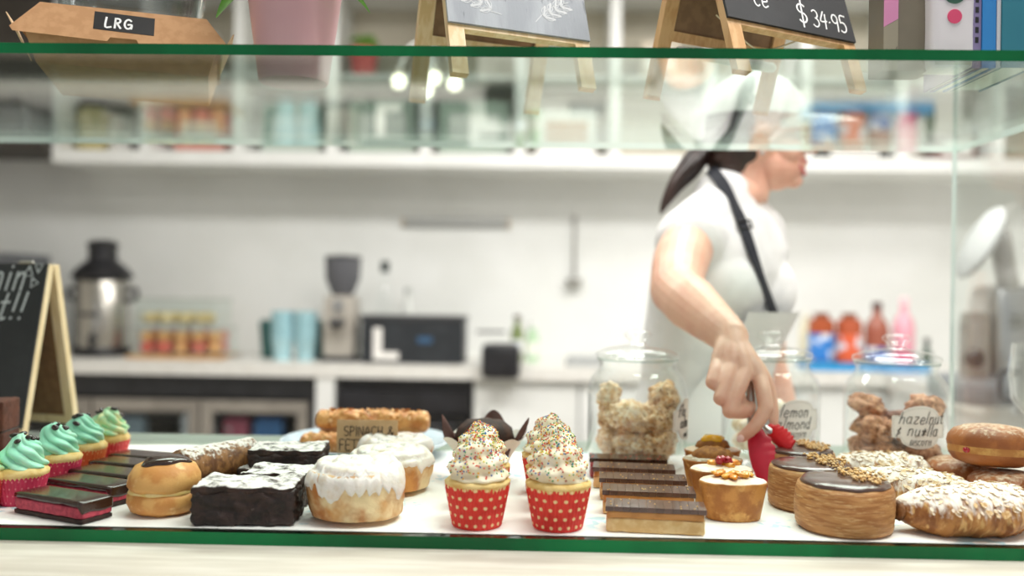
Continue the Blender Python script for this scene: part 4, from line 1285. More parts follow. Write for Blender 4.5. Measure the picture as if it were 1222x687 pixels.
# round pastries with chocolate and nuts
M['puff'] = fmat('layered_puff', '#c08a52', .5, col2='#a36a36', ns=12, stretch=(1, 1, 9), bump=.5, bs=40, col3='#d8b07a', ns3=26, lo3=.52, hi3=.72)
M['nut'] = fmat('chopped_hazelnut', '#cf9e5c', .65, col2='#e3c190', ns=60)
def crown(lab, px, yc, R, H, seed):
    t = thing('nut_pastry', lab, 'pastry', at_y(px, yc), seed * 1.7, 'round chocolate nut pastries')
    def fn(th, r, z):
        p = V((r * math.cos(th), r * math.sin(th), z))
        k = 1 + .018 * mn.noise(p * 30 + V((seed, 0, 0))) + .0035 * math.sin(z * 1700 + 2 * math.sin(th * 2))
        return V((p.x * k, p.y * k, z))
    prof = [(0, 0), (R * .9, 0), (R * .97, .003)] + [(R * (.985 + .03 * math.sin(PI * i / 20)), .003 + (H - .008) * i / 20) for i in range(1, 20)] + [(R * .96, H - .002), (R * .85, H), (0, H)]
    MB().lathe(prof, 64, fn=fn).build('puff_body', M['puff'], t, angle=180)
    def cf(th, r, z):
        e = 1 + (.05 * mn.noise(V((math.cos(th) * 3, math.sin(th) * 3, seed))) if r > R * .6 else 0)
        return V((r * e * math.cos(th), r * e * math.sin(th), z + .0006 * mn.noise(V((r * 80 * math.cos(th), r * 80 * math.sin(th), 0)))))
    MB().lathe([(R * .9, H - .001), (R * .92, H + .001), (R * .86, H + .0035), (R * .6, H + .0045), (0, H + .005)], 64, fn=cf).build('chocolate_glaze', M['choc_top'], t, angle=180)
    rnd = random.Random(seed); mb = MB()
    for _ in range(170):
        a = rnd.uniform(-1.2, 1.5) - seed * 1.7; r = R * (.2 + .68 * rnd.random())
        mb.ico((r * math.cos(a), r * math.sin(a), H + .0055 + rnd.uniform(0, .004)), rnd.uniform(.0012, .0027), 1, sc=(1.2, .9, .8))
    stuff(mb.build('chopped_nuts', M['nut'], t, smooth=False))
crown('round layered pastry with chocolate and nuts at the front', 1011, 1.048, .0555, .054, 1)
crown('round layered pastry with chocolate and nuts, middle of the three', 970, 1.15, .0525, .053, 2)
crown('round layered pastry with nuts, the one under the red tongs', 957, 1.272, .0495, .05, 3)

# almond croissants
M['croissant'] = fmat('baked_croissant', '#c08548', .5, col2='#8e5526', ns=12, stretch=(3, 1, 1), col3='#dcb070', ns3=22, lo3=.55, hi3=.7, bump=.5, bs=60, top=('#f4ece2', .5, .35, 30))
M['almond'] = fmat('almond_flake', '#e4c492', .6, col2='#c89a5e', ns=90, lo=.45, hi=.65, top=('#f5eee4', .75, .35, 30))
M['filling'] = fmat('dark_almond_filling', '#8a5a30', .6, col2='#5e3818', ns=40, bump=.5, bs=90)
def croissant(lab, loc, rz, L, r, seed, bend=.02):
    t = thing('almond_croissant', lab, 'croissant', loc, rz, 'sugared almond croissants')
    NU, NV = 48, 64
    def fn(i, j, lift=0.0):
        th = 2 * PI * i / NU; s = j / NV
        x = 2 * s - 1
        env = (1 - abs(x) ** 2.6) ** .55 * .8 + .2
        step = 1 + .07 * (1 - ((s * 5.2) % 1.0)) * (1 if .08 < s < .92 else .3)
        rr = r * env * step
        q = V((x * 3, math.cos(th) * 1.2, math.sin(th) * 1.2))
        rr *= 1 + .12 * fbm(q, seed) + .04 * mn.noise(q * 5)
        rr += lift
        return V((x * L / 2, rr * 1.3 * math.cos(th) + bend * x * x, r * .8 + max(-r * .8, rr * .92 * math.sin(th))))
    mb = MB(); mb.grid(fn, NU, NV, cu=True)
    mb.f.append([i for i in range(NU)][::-1]); mb.m.append(0)
    mb.f.append([NV * NU + i for i in range(NU)]); mb.m.append(0)
    mb.build('crust', M['croissant'], t, angle=180)
    MB().ico((-L / 2, bend, r * .75), r * .36, 3, sc=(.5, 1.2, 1), fn=lambda q, p: q * (1 + .2 * mn.noise(p * 3))).build('filling', M['filling'], t, angle=180)
    rnd = random.Random(seed); fl = MB()
    for _ in range(230):
        i = rnd.uniform(1, 23); j = rnd.uniform(6, 58)
        p = fn(i, j, .0008)
        n = (p - V((p.x, bend * (2 * j / NV - 1) ** 2, r * .5))).normalized()
        n = (n + V((rnd.uniform(-.35, .35), rnd.uniform(-.35, .35), .3))).normalized()
        a = rnd.uniform(0, 6.28); u = n.orthogonal().normalized(); w = n.cross(u)
        d1 = u * math.cos(a) + w * math.sin(a); d2 = n.cross(d1)
        s1, s2 = rnd.uniform(.0024, .0055), rnd.uniform(.0018, .0034)
        vs = [p + d1 * s1 * math.cos(k * PI / 3) + d2 * s2 * math.sin(k * PI / 3) + n * .0004 for k in range(6)]
        vs += [q - n * .0008 for q in vs]
        fl.add(vs, [(0, 1, 2, 3, 4, 5), (11, 10, 9, 8, 7, 6)] + [((k + 1) % 6, k, k + 6, (k + 1) % 6 + 6) for k in range(6)])
    stuff(fl.build('almond_flakes', M['almond'], t, smooth=False))
croissant('sugared almond croissant at the front right corner', at_y(1168, 1.037), math.radians(11), .172, .031, 1)
croissant('sugared almond croissant, middle of the three', at_y(1088, 1.15), math.radians(-22), .15, .029, 2)
croissant('sugared almond croissant in front of the hazelnut jar', at_y(1058, 1.268), math.radians(-10), .135, .028, 3)

# jam doughnuts
M['donut'] = fmat('fried_doughnut', '#a9652f', .5, col2='#8f4f22', ns=12, bump=.25, bs=110, top=('#e2cdb4', .98, .4, 60))
M['donut_band'] = fmat('doughnut_band', '#d0a05a', .6, col2='#b47a3c', ns=20, bump=.2, bs=90)
def donut(lab, loc, R, H, tilt, seed):
    t = thing('jam_doughnut', lab, 'doughnut', loc, seed, 'pile of jam doughnuts')
    t.rotation_euler = (tilt[0], tilt[1], seed)
    def fn(th, r, z):
        p = V((r * math.cos(th), r * math.sin(th), z))
        k = 1 + .025 * mn.noise(p * 22 + V((seed, 0, 0)))
        return V((p.x * k, p.y * k, z))
    h = H
    MB().lathe([(0, 0), (R * .6, 0), (R * .86, h * .1), (R * .955, h * .25), (R * .965, h * .3)], 56, fn=fn).build('lower_crust', M['donut'], t, angle=180)
    MB().lathe([(R * .965, h * .3), (R * .975, h * .36), (R * .97, h * .42), (R * .985, h * .47)], 56, fn=fn).build('pale_band', M['donut_band'], t, angle=180)
    MB().lathe([(R * .985, h * .47), (R, h * .55), (R * .97, h * .7), (R * .85, h * .86), (R * .6, h * .96), (R * .3, h * 1.0), (0, h * .99)], 56, fn=fn).build('upper_crust', M['donut'], t, angle=180)
    MB().ico((-R * .97, -R * .1, h * .38), .0045, 2, sc=(.6, 1.3, .9)).build('jam', M['cherry'], t, angle=180)
dz = .0415
p0 = at_y(1187, 1.215)
donut('jam doughnut on top of the pile with a pale band', p0 + V((0, 0, .0455)), .0565, .055, (math.radians(-3), math.radians(3), 0), .4)
donut('jam doughnut under the top one, at the right', at_y(1207, 1.185), .05, .043, (0, 0), 1.3)
donut('jam doughnut under the top one, at the left', at_y(1150, 1.285), .05, .042, (0, 0), 2.2)
donut('jam doughnut at the right edge, in front of the pile', at_y(1268, 1.135), .05, .045, (0, 0), 3.1)

# chocolate cake standing at the left
t = thing('chocolate_cake', 'brown chocolate cake slice at the left edge by the chalkboard', 'cake', at_y(-20, 1.29), math.radians(8))
MB().rbox(.085, .06, .055, .003, 12, fn=lambda q, n: q + n * .001 * fbm(q * 80, 2)).build('lower_layer', fmat('brown_sponge', '#5d3425', .8, col2='#4c281b', ns=40, bump=.6, bs=150), t, angle=180)
MB().rbox(.084, .06, .045, .003, 12, c=(0, 0, .0565), fn=lambda q, n: q + n * .001 * fbm(q * 80, 4)).build('upper_layer', fmat('brown_sponge_top', '#6b3d2b', .8, col2='#59301f', ns=40, bump=.6, bs=150), t, angle=180)
MB().rbox(.083, .059, .0025, .001, 4, c=(0, 0, .0545)).build('cream_line', M['choc'], t, angle=180)

# ================================================================== biscuit jars
def jar(lab, px, yc, label_ang, lines, name_mat=None):
    p = at_y(px, yc)
    p.z = ZS + .0024
    t = thing('biscuit_jar', lab, 'jar', p, group='glass biscuit jars')
    R = .0785
    outer = [(0, 0), (R * .9, 0), (R * .98, .006), (R, .016), (R, .112), (R * .985, .124), (R * .93, .137), (R * .83, .147), (R * .775, .152), (R * .77, .16), (R * .8, .163), (R * .8, .167)]
    inner = [(R * .77, .167), (R * .735, .16), (R * .74, .15), (R * .8, .143), (R * .895, .134), (R * .95, .122), (R * .965, .112), (R * .965, .016), (R * .93, .01), (0, .009)]
    MB().lathe(outer + inner, 64).build('body', M['jar_glass'], t, angle=60)
    lid = MB().lathe([(0, .1665), (R * .7, .1665), (R * .72, .169), (R * .83, .1695), (R * .845, .173), (R * .83, .177), (R * .6, .184), (R * .32, .1875), (R * .2, .189), (R * .15, .193),
                (R * .2, .198), (R * .27, .203), (R * .27, .207), (R * .2, .2115), (0, .213)], 56).build('lid', M['jar_glass'], t, angle=60)
    MB().lathe([(R * .8, .1645), (R * .815, .1655), (R * .815, .168), (R * .8, .1685)], 56).build('seal', glass_mat('clear_seal', '#dfe8e4', 1.45), t)
    # label
    Rl = R + .0012
    mp = lambda u, v, d: V(((Rl - d) * math.sin(u / R + label_ang), -(Rl - d) * math.cos(u / R + label_ang), v))
    half = []
    w, h, zc = .0405, .0165, .077
    def outline(s):
        pts = []
        for (x, z) in ((w, -.45 * h * 1.9), ):
            pass
        top = [(w * s, -.012 * s), (w * s, .012 * s), (w * .72 * s, .0125 * s)] + [(.0215 * s * math.cos(a), .0125 * s + .0125 * s * math.sin(a)) for a in [PI * k / 10 for k in range(1, 10)]] + [(-w * .72 * s, .0125 * s), (-w * s, .012 * s), (-w * s, -.012 * s)]
        bot = [(-w * .72 * s, -.0125 * s)] + [(.0215 * s * math.cos(a), -.0125 * s + .0125 * s * math.sin(a)) for a in [PI + PI * k / 10 for k in range(1, 10)]] + [(w * .72 * s, -.0125 * s)]
        return top + bot
    # fill as a fan of columns so that it bends with the jar
    mb = MB()
    NX = 36
    def zr(x):
        ax = abs(x)
        base = .0165 if ax < w - .002 else .0165 - (.002 - (w - ax)) * .6
        b = .0155 * math.sqrt(max(0, 1 - (x / .029) ** 2)) if ax < .029 else 0
        return base + b
    for dd, fl2 in ((-.0006, False), (0.0, True)):
        mb.grid(lambda i, j, dd=dd: mp(-w + 2 * w * i / NX, zc + zr(-w + 2 * w * i / NX) * (2 * j / 4 - 1), dd), NX, 4, flip=fl2)
    lb = mb.build('paper_label', M['label_paper'], t, angle=180)
    ln = MB()
    pts = []
    for k in range(NX + 1):
        x = (-w + 2 * w * k / NX) * .94
        pts.append(V((x, zc + zr(x / .94) * .9, 0)))
    pts += [V((q.x, 2 * zc - q.y, 0)) for q in reversed(pts)]
    pts.append(pts[0])
    ribbon(ln, pts, .0004, lambda u, v, d: mp(u, v, d - .0008), .0002)
    ln.build('border_line', M['label_line'], lb, smooth=False)
    lettering('lettering', [(a, u, zc + v, s) for a, u, v, s in lines], lambda u, v, d: mp(u, v, d - .0008), .0009, M['ink'], lb, slant=.25, gap=.12, jit=.03, seed=int(px))
    return t
LJ = jar('glass biscuit jar with pale twisted biscuits, left of the woman\'s hand', 762, 1.402, math.radians(66), [('fla', -.03, .007, .016), ('alm', -.025, -.011, .016), ('nut', -.014, -.026, .009)])
MJ = jar('glass biscuit jar labelled lemon almond, behind the hand', 921, 1.452, math.radians(17), [('lemon', -.03, .005, .0175), ('almond', -.036, -.0135, .0172), ('BISCOTTI', -.019, -.0265, .0072)])
RJ = jar('glass biscuit jar labelled hazelnut, behind the croissants', 1071, 1.402, math.radians(3.5), [('hazelnut', -.0315, .0055, .0165), ('+ nu*lla', -.0355, -.0125, .0165), ('BISCOTTI', -.0165, -.0265, .0072)])

def biscuits(jarobj, kind, layers, lab, group, seed, mats, size):
    """layers: (height, ring radius, count, start angle)"""
    rnd = random.Random(seed)
    meshes = []
    for k in range(4):
        def fn(q, p, k=k):
            f = 1 + (.34 if kind != 'meringue' else .14) * fbm(p * 1.7, seed + k, 3)
            f += (.12 if kind != 'meringue' else .05) * abs(math.sin(6 * p.x + 4 * p.z + k))
            return q * f
        mb = MB().ico((0, 0, 0), 1, 4 if kind != 'meringue' else 3, sc=(1.15, .8, .85) if kind == 'twist' else ((1.1, .95, .62) if kind == 'cookie' else (1, 1, .8)), fn=fn)
        o = mb.build('biscuit', mats[k % len(mats)], angle=180)
        meshes.append(o.data)
        bpy.data.objects.remove(o)
    c = jarobj.location
    n = 0
    for (z, rr, cnt, a0) in layers:
        for i in range(cnt):
            a = a0 + 2 * PI * i / cnt + rnd.uniform(-.1, .1)
            o = bpy.data.objects.new('biscuit', meshes[n % 4]); COL.objects.link(o)
            s = size * rnd.uniform(.92, 1.08)
            o.location = c + V((rr * math.cos(a), rr * math.sin(a), z + rnd.uniform(-.003, .003)))
            o.scale = (s, s, s)
            o.rotation_euler = (rnd.uniform(-.35, .35), rnd.uniform(-.35, .35), a + PI / 2)
            tag(o, lab, 'biscuit', group)
            n += 1
M['bis_pale'] = mat('pale_almond_biscuit', '#e6c492', .7, col2='#f8e8cc', ns=3, lo=.4, hi=.6, bump=.8, bs=9, col3='#b98650', ns3=4, lo3=.55, hi3=.7)
M['bis_pale2'] = mat('toasted_almond_biscuit', '#dcb07a', .7, col2='#f2dcb6', ns=3, bump=.8, bs=9, col3='#a8713e', ns3=4, lo3=.55, hi3=.68)
M['bis_lemon'] = mat('lemon_biscuit', '#e8d6b4', .7, col2='#f3e9d6', ns=1.6, bump=.4, bs=6)
M['bis_nut'] = mat('hazelnut_biscuit', '#b07a58', .7, col2='#cf9f7c', ns=3, bump=.8, bs=9, col3='#7d5238', ns3=4, lo3=.52, hi3=.66)
M['bis_dark'] = mat('cocoa_biscuit', '#6b4636', .7, col2='#8a614c', ns=1.6, bump=.6, bs=6)
biscuits(LJ, 'twist', [(.036, .043, 6, .2), (.034, 0, 1, 0), (.075, .042, 5, .5), (.106, .044, 2, 2.9), (.104, .04, 1, .1)], 'pale golden twisted biscuit inside the left glass jar', 'biscuits in the left jar', 3, [M['bis_pale'], M['bis_pale2']], .0238)
biscuits(MJ, 'meringue', [(.029, .047, 8, .1), (.028, .012, 2, .4), (.058, .045, 6, .4), (.085, .03, 2, .9)], 'pale round biscuit inside the lemon almond jar', 'biscuits in the lemon almond jar', 5, [M['bis_lemon']], .0175)
biscuits(RJ, 'cookie', [(.031, .041, 5, .3), (.066, .041, 5, 1.0), (.098, .043, 2, 2.7)], 'brown nut biscuit inside the hazelnut jar', 'biscuits in the hazelnut jar', 9, [M['bis_nut'], M['bis_dark'], M['bis_nut']], .0262)
# glass dome at the right edge
t = thing('glass_dome', 'clear ribbed glass cup standing beyond the side glass at the right edge', 'glass', V((.878, 1.5, 0)))
t.location.z = ZS - .0141
t.scale = (1.3, 1.3, 1.15)
rib = lambda th, r, z: V((r * (1 + .03 * math.sin(18 * th)) * math.cos(th), r * (1 + .03 * math.sin(18 * th)) * math.sin(th), z))
MB().lathe([(0, 0), (.03, 0), (.032, .004), (.01, .012), (.008, .06), (.03, .075), (.046, .1), (.05, .14), (.046, .18), (.043, .18), (.046, .14), (.042, .104), (.026, .08), (0, .075)], 72, fn=rib).build('bowl', M['jar_glass'], t, angle=60)
MB().lathe([(.046, .178), (.048, .18), (.046, .183), (.043, .18)], 48).build('rim', M['jar_glass'], t)

# ================================================================== easel signs
def easel(name, lab, origin, ang, Wd, S, H, frame_m, board_m, back_m, leg=.022, th=.012, lower=.035, cover=True):
    t = thing(name, lab, 'sign', origin, ang)
    L = math.hypot(S / 2, H)
    tilt = math.atan2(S / 2, H)
    out = {}
    def panel(front):
        if front:
            Mx = Matrix.Rotation(-tilt, 4, 'X')
        else:
            Mx = Matrix.Translation((0, S + 2 * th * math.cos(tilt), 0)) @ Matrix.Rotation(tilt, 4, 'X') @ Matrix.Translation((0, -th, 0))
        def bx(nm, x0, x1, z0, z1, y0=0, y1=th, m=frame_m):
            b = MB(); b.M = Mx
            b.box(x0, x1, y0, y1, z0, z1)
            return b.build(nm, m, t, smooth=False)
        bx('leg', 0, leg, 0, L)
        bx('leg', Wd - leg, Wd, 0, L)
        lo = lower if front else lower + (.016 if lower > .05 else 0)
        bx('bottom_rail', leg, Wd - leg, lo, lo + .014)
        bx('top_rail', leg, Wd - leg, L - leg, L)
        if front:
            y0, y1 = (-.0035, 0) if cover else (.002, .005)
            x0, x1, z0 = (0, Wd, lower + .006) if cover else (leg, Wd - leg, lower + leg * .8)
            out['board'] = bx('chalkboard', x0, x1, z0, L - (.0 if cover else leg), y0, y1, board_m)
            out['map'] = lambda u, v, d, y0=y0: Mx @ V((u, y0 + d, v))
        else:
            bx('back_board', leg, Wd - leg, lo + .014, L - leg, .004, .007, back_m)
    panel(True); panel(False)
    h = MB()
    for x in (.2 * Wd, .8 * Wd):
        h.tube([(x - .012, S / 2 + th, H + .002), (x + .012, S / 2 + th, H + .002)], .004, 8)
    h.build('hinge', M['steel_dull'], t)
    return t, out
# slate sign with drawn twigs
TB = V((-.078 - .0227 * 1.1, 1.10, ZT + .0003))
sg, o = easel('slate_easel', 'grey slate easel sign with drawn leaf twigs on the upper glass shelf', TB, math.radians(24.6), .2045, .172, .26, M['wood'], M['slate'], M['hardboard'], lower=.066, th=.011)
def twig(u0, v0, u1, v1, n, seed):
    mb = MB(); mp = o['map']
    a, b = V((u0, v0, 0)), V((u1, v1, 0))
    d = (b - a); nrm = V((-d.y, d.x, 0)).normalized()
    pts = spline([a, a.lerp(b, .5) + nrm * .006, b], 6)
    ribbon(mb, pts, .0012, mp, .0003)
    for k in range(n):
        for s in (-1, 1):
            q = a.lerp(b, .25 + .7 * k / n)
            dr = (d.normalized() * .8 + nrm * s * .75).normalized()
            tip = q + dr * .016
            mid = q.lerp(tip, .55)
            pn = V((-dr.y, dr.x, 0))
            loop = spline([q, mid + pn * .0042, tip, mid - pn * .0042, q], 4)
            ribbon(mb, loop, .0011, mp, .0003)
            ribbon(mb, [q, tip], .003, mp, .0002)
    return mb.build('chalk_drawing', M['chalk_soft'], o['board'], smooth=False)
twig(.075, .093, .022, .118, 3, 1)
twig(.125, .09, .178, .128, 4, 2)
# price sign
pB = V((.271 - .0227 * 1.074, 1.074, ZT + .0003))
sg2, o = easel('price_easel', 'black chalkboard easel with a $34.95 price on the upper shelf', pB, math.radians(29.4), .226, .172, .265, M['wood2'], M['chalkboard'], M['hardboard'], lower=.066, th=.011)
lettering('lettering', [('ce', .05, .097, .026), ('$', .124, .084, .033), ('34.95', .15, .084, .0255)], o['map'], .0024, M['chalk'], o['board'], slant=.05, gap=.1, th=.0003)
tw = MB().tube(spline([(.03, .075, .09), (.09, .07, .055), (.13, .08, .06), (.19, .075, .085)], 6), .0012, 6).build('twine', mat('pale_twine', '#e0d3b4', .8), sg2)
for k, (x0, x1) in enumerate(((.03, .11), (.113, .15), (.155, .2))):
    MB().tube([(x0, .150, .060), (x1, .150, .060)], .0075, 12).build('paper_roll', mat('rolled_paper', '#f0ece6', .6), sg2)
# chalkboard on the lower shelf, left
pr = at_y(27, 1.475)
aw = .3
ang = math.radians(-14)
org = pr - V((math.cos(ang), math.sin(ang), 0)) * aw
sg3, o = easel('black_easel', 'black chalkboard easel with white handwriting at the left of the case', org, ang, aw, .115, .308, M['wood_pale'], M['chalkboard'], M['hardboard'], leg=.02, th=.012, lower=.02)
yo = aw
lettering('lettering', [('nin', yo - .116, .266, .05), ('st!!', yo - .118, .213, .048)], o['map'], .0036, M['chalk_soft'], o['board'], slant=.18, gap=.16, th=.0004)
mb = MB()
for (cu, cv, s, r0) in ((yo - .037, .297, .019, 0), (yo - .017, .307, .016, PI), (yo - .023, .279, .016, .5)):
    P3 = [V((cu + s * .6 * math.cos(PI / 2 + r0 + k * 2 * PI / 3), cv + s * .6 * math.sin(PI / 2 + r0 + k * 2 * PI / 3), 0)) for k in range(4)]
    mb = MB(); ribbon(mb, P3, .0024, o['map'], .0004)
    mb.build('chalk_triangle', M['chalk_soft'], o['board'], smooth=False)
for v in (.197, .185, .128):
    mb = MB(); ribbon(mb, [V((yo - .16, v, 0)), V((yo - .085 - (.197 - v) * .1, v + .002, 0))], .003, o['map'], .0004)
    mb.build('chalk_line', M['chalk_soft'], o['board'], smooth=False)

# ================================================================== things on the upper shelf
# kraft box
ba = math.radians(20)
fl0 = at(20, 36, 1.045)
ex = V((math.cos(ba), math.sin(ba), 0)); ey = V((-math.sin(ba), math.cos(ba), 0))
bc = V((fl0.x, 1.045, ZT + .0003)) + ex * .118 + ey * .118
t = thing('kraft_box', 'brown kraft takeaway box with a black LRG label', 'box', bc, ba)
def frustum(z0, h0, z1, h1, thick=.0015, bottom=True):
    mb = MB()
    a = [(-h0, -h0, z0), (h0, -h0, z0), (h0, h0, z0), (-h0, h0, z0), (-h1, -h1, z1), (h1, -h1, z1), (h1, h1, z1), (-h1, h1, z1)]
    mb.add(a, [(0, 1, 5, 4), (1, 2, 6, 5), (2, 3, 7, 6), (3, 0, 4, 7), (0, 3, 2, 1), (4, 5, 6, 7)])
    return mb
frustum(0, .1, .042, .113).build('tray', M['kraft'], t, smooth=False)
frustum(.036, .1155, .075, .093).build('lid', M['kraft'], t, smooth=False)
fy = lambda v: -(.1155 + .002 - (v - .036) / .039 * .0225) - .001
fm = lambda u, v, d: V((u, fy(v) + d, v))
ol = [(-.122, .031), (-.018, .028), (-.015, .034), (.015, .034), (.018, .028), (.122, .027), (.126, .034), (.097, .0755), (-.097, .0755), (-.126, .037)]
fp = MB().prism(ol, -.0012, 0.0, fm).build('front_flap', M['kraft'], t, smooth=False)
MB().prism([(-.035, .044), (.035, .042), (.035, .068), (-.035, .07)], -.0017, -.0012, fm).build('black_label', M['label_black'], fp, smooth=False)
lettering('lettering', [('LRG', -.022, .0485, .0135)], lambda u, v, d: fm(u, v, d - .0017), .0024, M['chalk'], fp, gap=.28, th=.0003, slant=.03)
for s in (-1, 1):
    mb = MB()
    mb.add([(s * .117, -.118, .03), (s * .13, -.112, .055), (s * .128, -.06, .05), (s * .113, -.05, .012), (s * .1185, -.118, .03), (s * .1315, -.112, .055), (s * .1295, -.06, .05), (s * .1145, -.05, .012)],
           [(0, 1, 2, 3), (7, 6, 5, 4), (0, 4, 5, 1), (1, 5, 6, 2), (2, 6, 7, 3), (3, 7, 4, 0)])
    mb.build('side_tab', M['kraft_in'], t, smooth=False)
# clear container on the box
t2 = thing('plastic_container', 'clear ribbed plastic container on top of the kraft box', 'container', bc + V((0, 0, .0757)) , ba)
mb = MB()
ribc = lambda th, r, z: V((.088 * (abs(math.cos(th)) ** .35) * math.copysign(1, math.cos(th)) * r, .07 * (abs(math.sin(th)) ** .35) * math.copysign(1, math.sin(th)) * r, z)) * (1 + .0 * z) + V((.0015 * math.sin(40 * th), .0015 * math.sin(40 * th), 0))
MB().lathe([(0, 0), (.92, 0), (.95, .003), (1.02, .05), (1.04, .052), (1.0, .052), (.93, .004), (0, .003)], 160, fn=ribc).build('tub', glass_mat('clear_plastic', '#eceeee', 1.45), t2, angle=60)
MB().lathe([(0, .0525), (1.05, .0525), (1.06, .056), (1.0, .06), (0, .06)], 120, fn=ribc).build('lid', glass_mat('clear_lid', '#eceeee', 1.45), t2, angle=60)
# pink pot plant
pp_ = colx(347, 1.168, ZT + .0003)
t = thing('potted_plant', 'green leafy plant in a pink tapered pot', 'plant', pp_)
MB().lathe([(0, 0), (.044, 0), (.0455, .002), (.063, .128), (.066, .13), (.066, .142), (.061, .142), (.057, .12), (0, .12)], 48).build('pot', mat('pink_glaze', '#dba9b0', .32, col2='#d29ea7', ns=3), t, angle=50)
MB().lathe([(0, .118), (.056, .119), (.0565, .121), (0, .126)], 32, fn=lambda th, r, z: V((r * math.cos(th), r * math.sin(th), z + .002 * mn.noise(V((r * 300, th * 3, 0)))))).build('soil', mat('soil', '#3a2a20', .9, col2='#2a1d15', ns=60), t)
M['leaf'] = mat('bright_leaf', '#79c643', .45, col2='#5aa52e', ns=20, spec=.4)
def leaf(base, tip, w, droop):
    mb = MB()
    a, b = V(base), V(tip)
    d = (b - a); side = d.cross(V((0, 0, 1))).normalized()
    def fn(i, j):
        s = j / 12; x = i / 4 - .5
        c = a.lerp(b, s) + V((0, 0, droop * math.sin(PI * s * .9)))
        wd = w * math.sin(PI * min(1, s * .92 + .06)) ** .8
        return c + side * x * 2 * wd + V((0, 0, abs(x) * wd * .5))
    mb.grid(fn, 4, 12)
    mb.grid(lambda i, j: fn(i, j) - V((0, 0, .0006)), 4, 12, flip=True)
    return mb.build('leaf', M['leaf'], t, angle=180)
lf = at(258, 24, 1.14) - pp_; rf = at(436, 16, 1.14) - pp_
leaf((-.05, -.03, .115), lf, .014, .012)
leaf((.05, -.04, .108), rf + V((.006, 0, -.004)), .017, .016)
for k in range(9):
    a = k * 2.4
    rr = .05 + .03 * (k % 3)
    leaf((.015 * math.cos(a), .015 * math.sin(a), .125), (rr * 1.4 * math.cos(a), rr * 1.4 * math.sin(a), .2 + .02 * (k % 4)), .014, .03)
MB().tube([(0, 0, .12), (.004, .002, .17), (0, .004, .21)], .004, 8).build('stem', M['leaf'], t)
# packets and books at the right
def up(px0, px1, Y):
    a, b = colx(px0, Y), colx(px1, Y)
    return (a.x + b.x) / 2, b.x - a.x
zt = ZT + .0003
x, w = up(1050, 1111, 1.075)
t = thing('taupe_packet', 'taupe carton with a pink top and script lettering on the upper shelf', 'packet', (x, 1.1, zt))
MB().rbox(w, .05, .16, .002, 3).build('carton', mat('taupe_card', '#837968', .5, col2='#7a7060', ns=8), t)
x0 = -w / 2; fw = w * .28
mb = MB().prism([(x0, .0), (x0 + fw, .0), (x0 + fw, .062), (x0, .052)], -.0262, -.0252, lambda u, v, d: V((u, d, v)))
fp = mb.build('front_label', mat('light_taupe', '#a09682', .5), t, smooth=False)
MB().prism([(x0, .0525), (x0 + fw, .0625), (x0 + fw, .16), (x0, .16)], -.0262, -.0252, lambda u, v, d: V((u, d, v))).build('pink_top', mat('pink_print', '#dd8fb8', .5), t, smooth=False)
lettering('lettering', [('sunday', x0 + .001, .021, .007), ('in', x0 + .002, .009, .006)], lambda u, v, d: V((u, -.0264 + d, v)), .0006, M['ink'], fp, slant=.3, gap=.02, th=.0002)
x, w = up(1108, 1161, 1.055)
t = thing('white_packet', 'white packet with a green and a pink round sticker', 'packet', (x, 1.078, zt))
MB().rbox(w, .042, .17, .006, 8, fn=lambda q, n: V((q.x * (1 + .03 * math.sin(q.z * 40)), q.y, q.z))).build('bag', mat('white_packet', '#e6dfe2', .5, col2='#dcd5d9', ns=6), t, angle=180)
for nm, c, r, z in (('green_sticker', '#2f5a48', .0135, .089), ('pink_sticker', '#dd4a72', .0085, .0605)):
    k = MB().lathe([(0, -.0005), (r, -.0005), (r, .0005), (0, .0005)], 28).build(nm, mat(nm, c, .5), t)
    k.location = (.001, -.0214, z); k.rotation_euler = (PI / 2, 0, 0)
MB().rbox(w * .8, .0008, .004, .0002, 1, c=(0, -.0212, .003)).build('bottom_print', mat('grey_print', '#b7b6a6', .6), t)
x, w = up(1161, 1172, 1.05)
def book(lab, x, w, y, h, c, d=.13):
    t = thing('book', lab, 'book', (x, y + d / 2, zt), group='books standing on the upper shelf')
    cv = MB()
    cv.box(-w / 2, w / 2, -d / 2, -d / 2 + .0025, 0, h).box(-w / 2, -w / 2 + .002, -d / 2 + .0025, d / 2, 0, h).box(w / 2 - .002, w / 2, -d / 2 + .0025, d / 2, 0, h)
    cv.build('cover', mat('book_cover', c, .4, col2=c, ns=5), t, smooth=False)
    MB().box(-w / 2 + .0021, w / 2 - .0021, -d / 2 + .0026, d / 2 - .004, .002, h - .003).build('pages', M['label_paper'], t, smooth=False)
    return t
bk = book('narrow purple book beside the white packet', x, w - .0006, 1.06, .17, '#8d7fa8')
mb = MB()
for k in range(7):
    mb.box(-.002, .002, -.0653, -.065, .03 + k * .012, .037 + k * .012)
mb.build('spine_print', M['ink'], bk, smooth=False)
x, w = up(1172, 1189, 1.05)
book('bright blue book between the purple and teal ones', x, w - .0006, 1.058, .18, '#2f86cc')
x, w = up(1189, 1194, 1.05)
book('thin white booklet between the blue and teal books', x, w - .0006, 1.057, .15, '#d8d6dc')
x, w = up(1194, 1236, 1.05)
book('thick teal book at the right edge of the upper shelf', x, w - .0006, 1.055, .19, '#2c7a8c')
t = thing('acrylic_holder', 'clear acrylic card holder between the price sign and taupe carton', 'card holder', colx(1042, 1.2, zt), .2)
mb = MB()
mb.box(-.03, .03, -.02, .02, 0, .003).box(-.03, .03, -.001, .001, .003, .03)
mb.build('stand', M['pane'], t, smooth=False)
MB().box(-.028, .028, .0012, .0018, .003, .028).build('card', M['label_paper'], t, smooth=False)

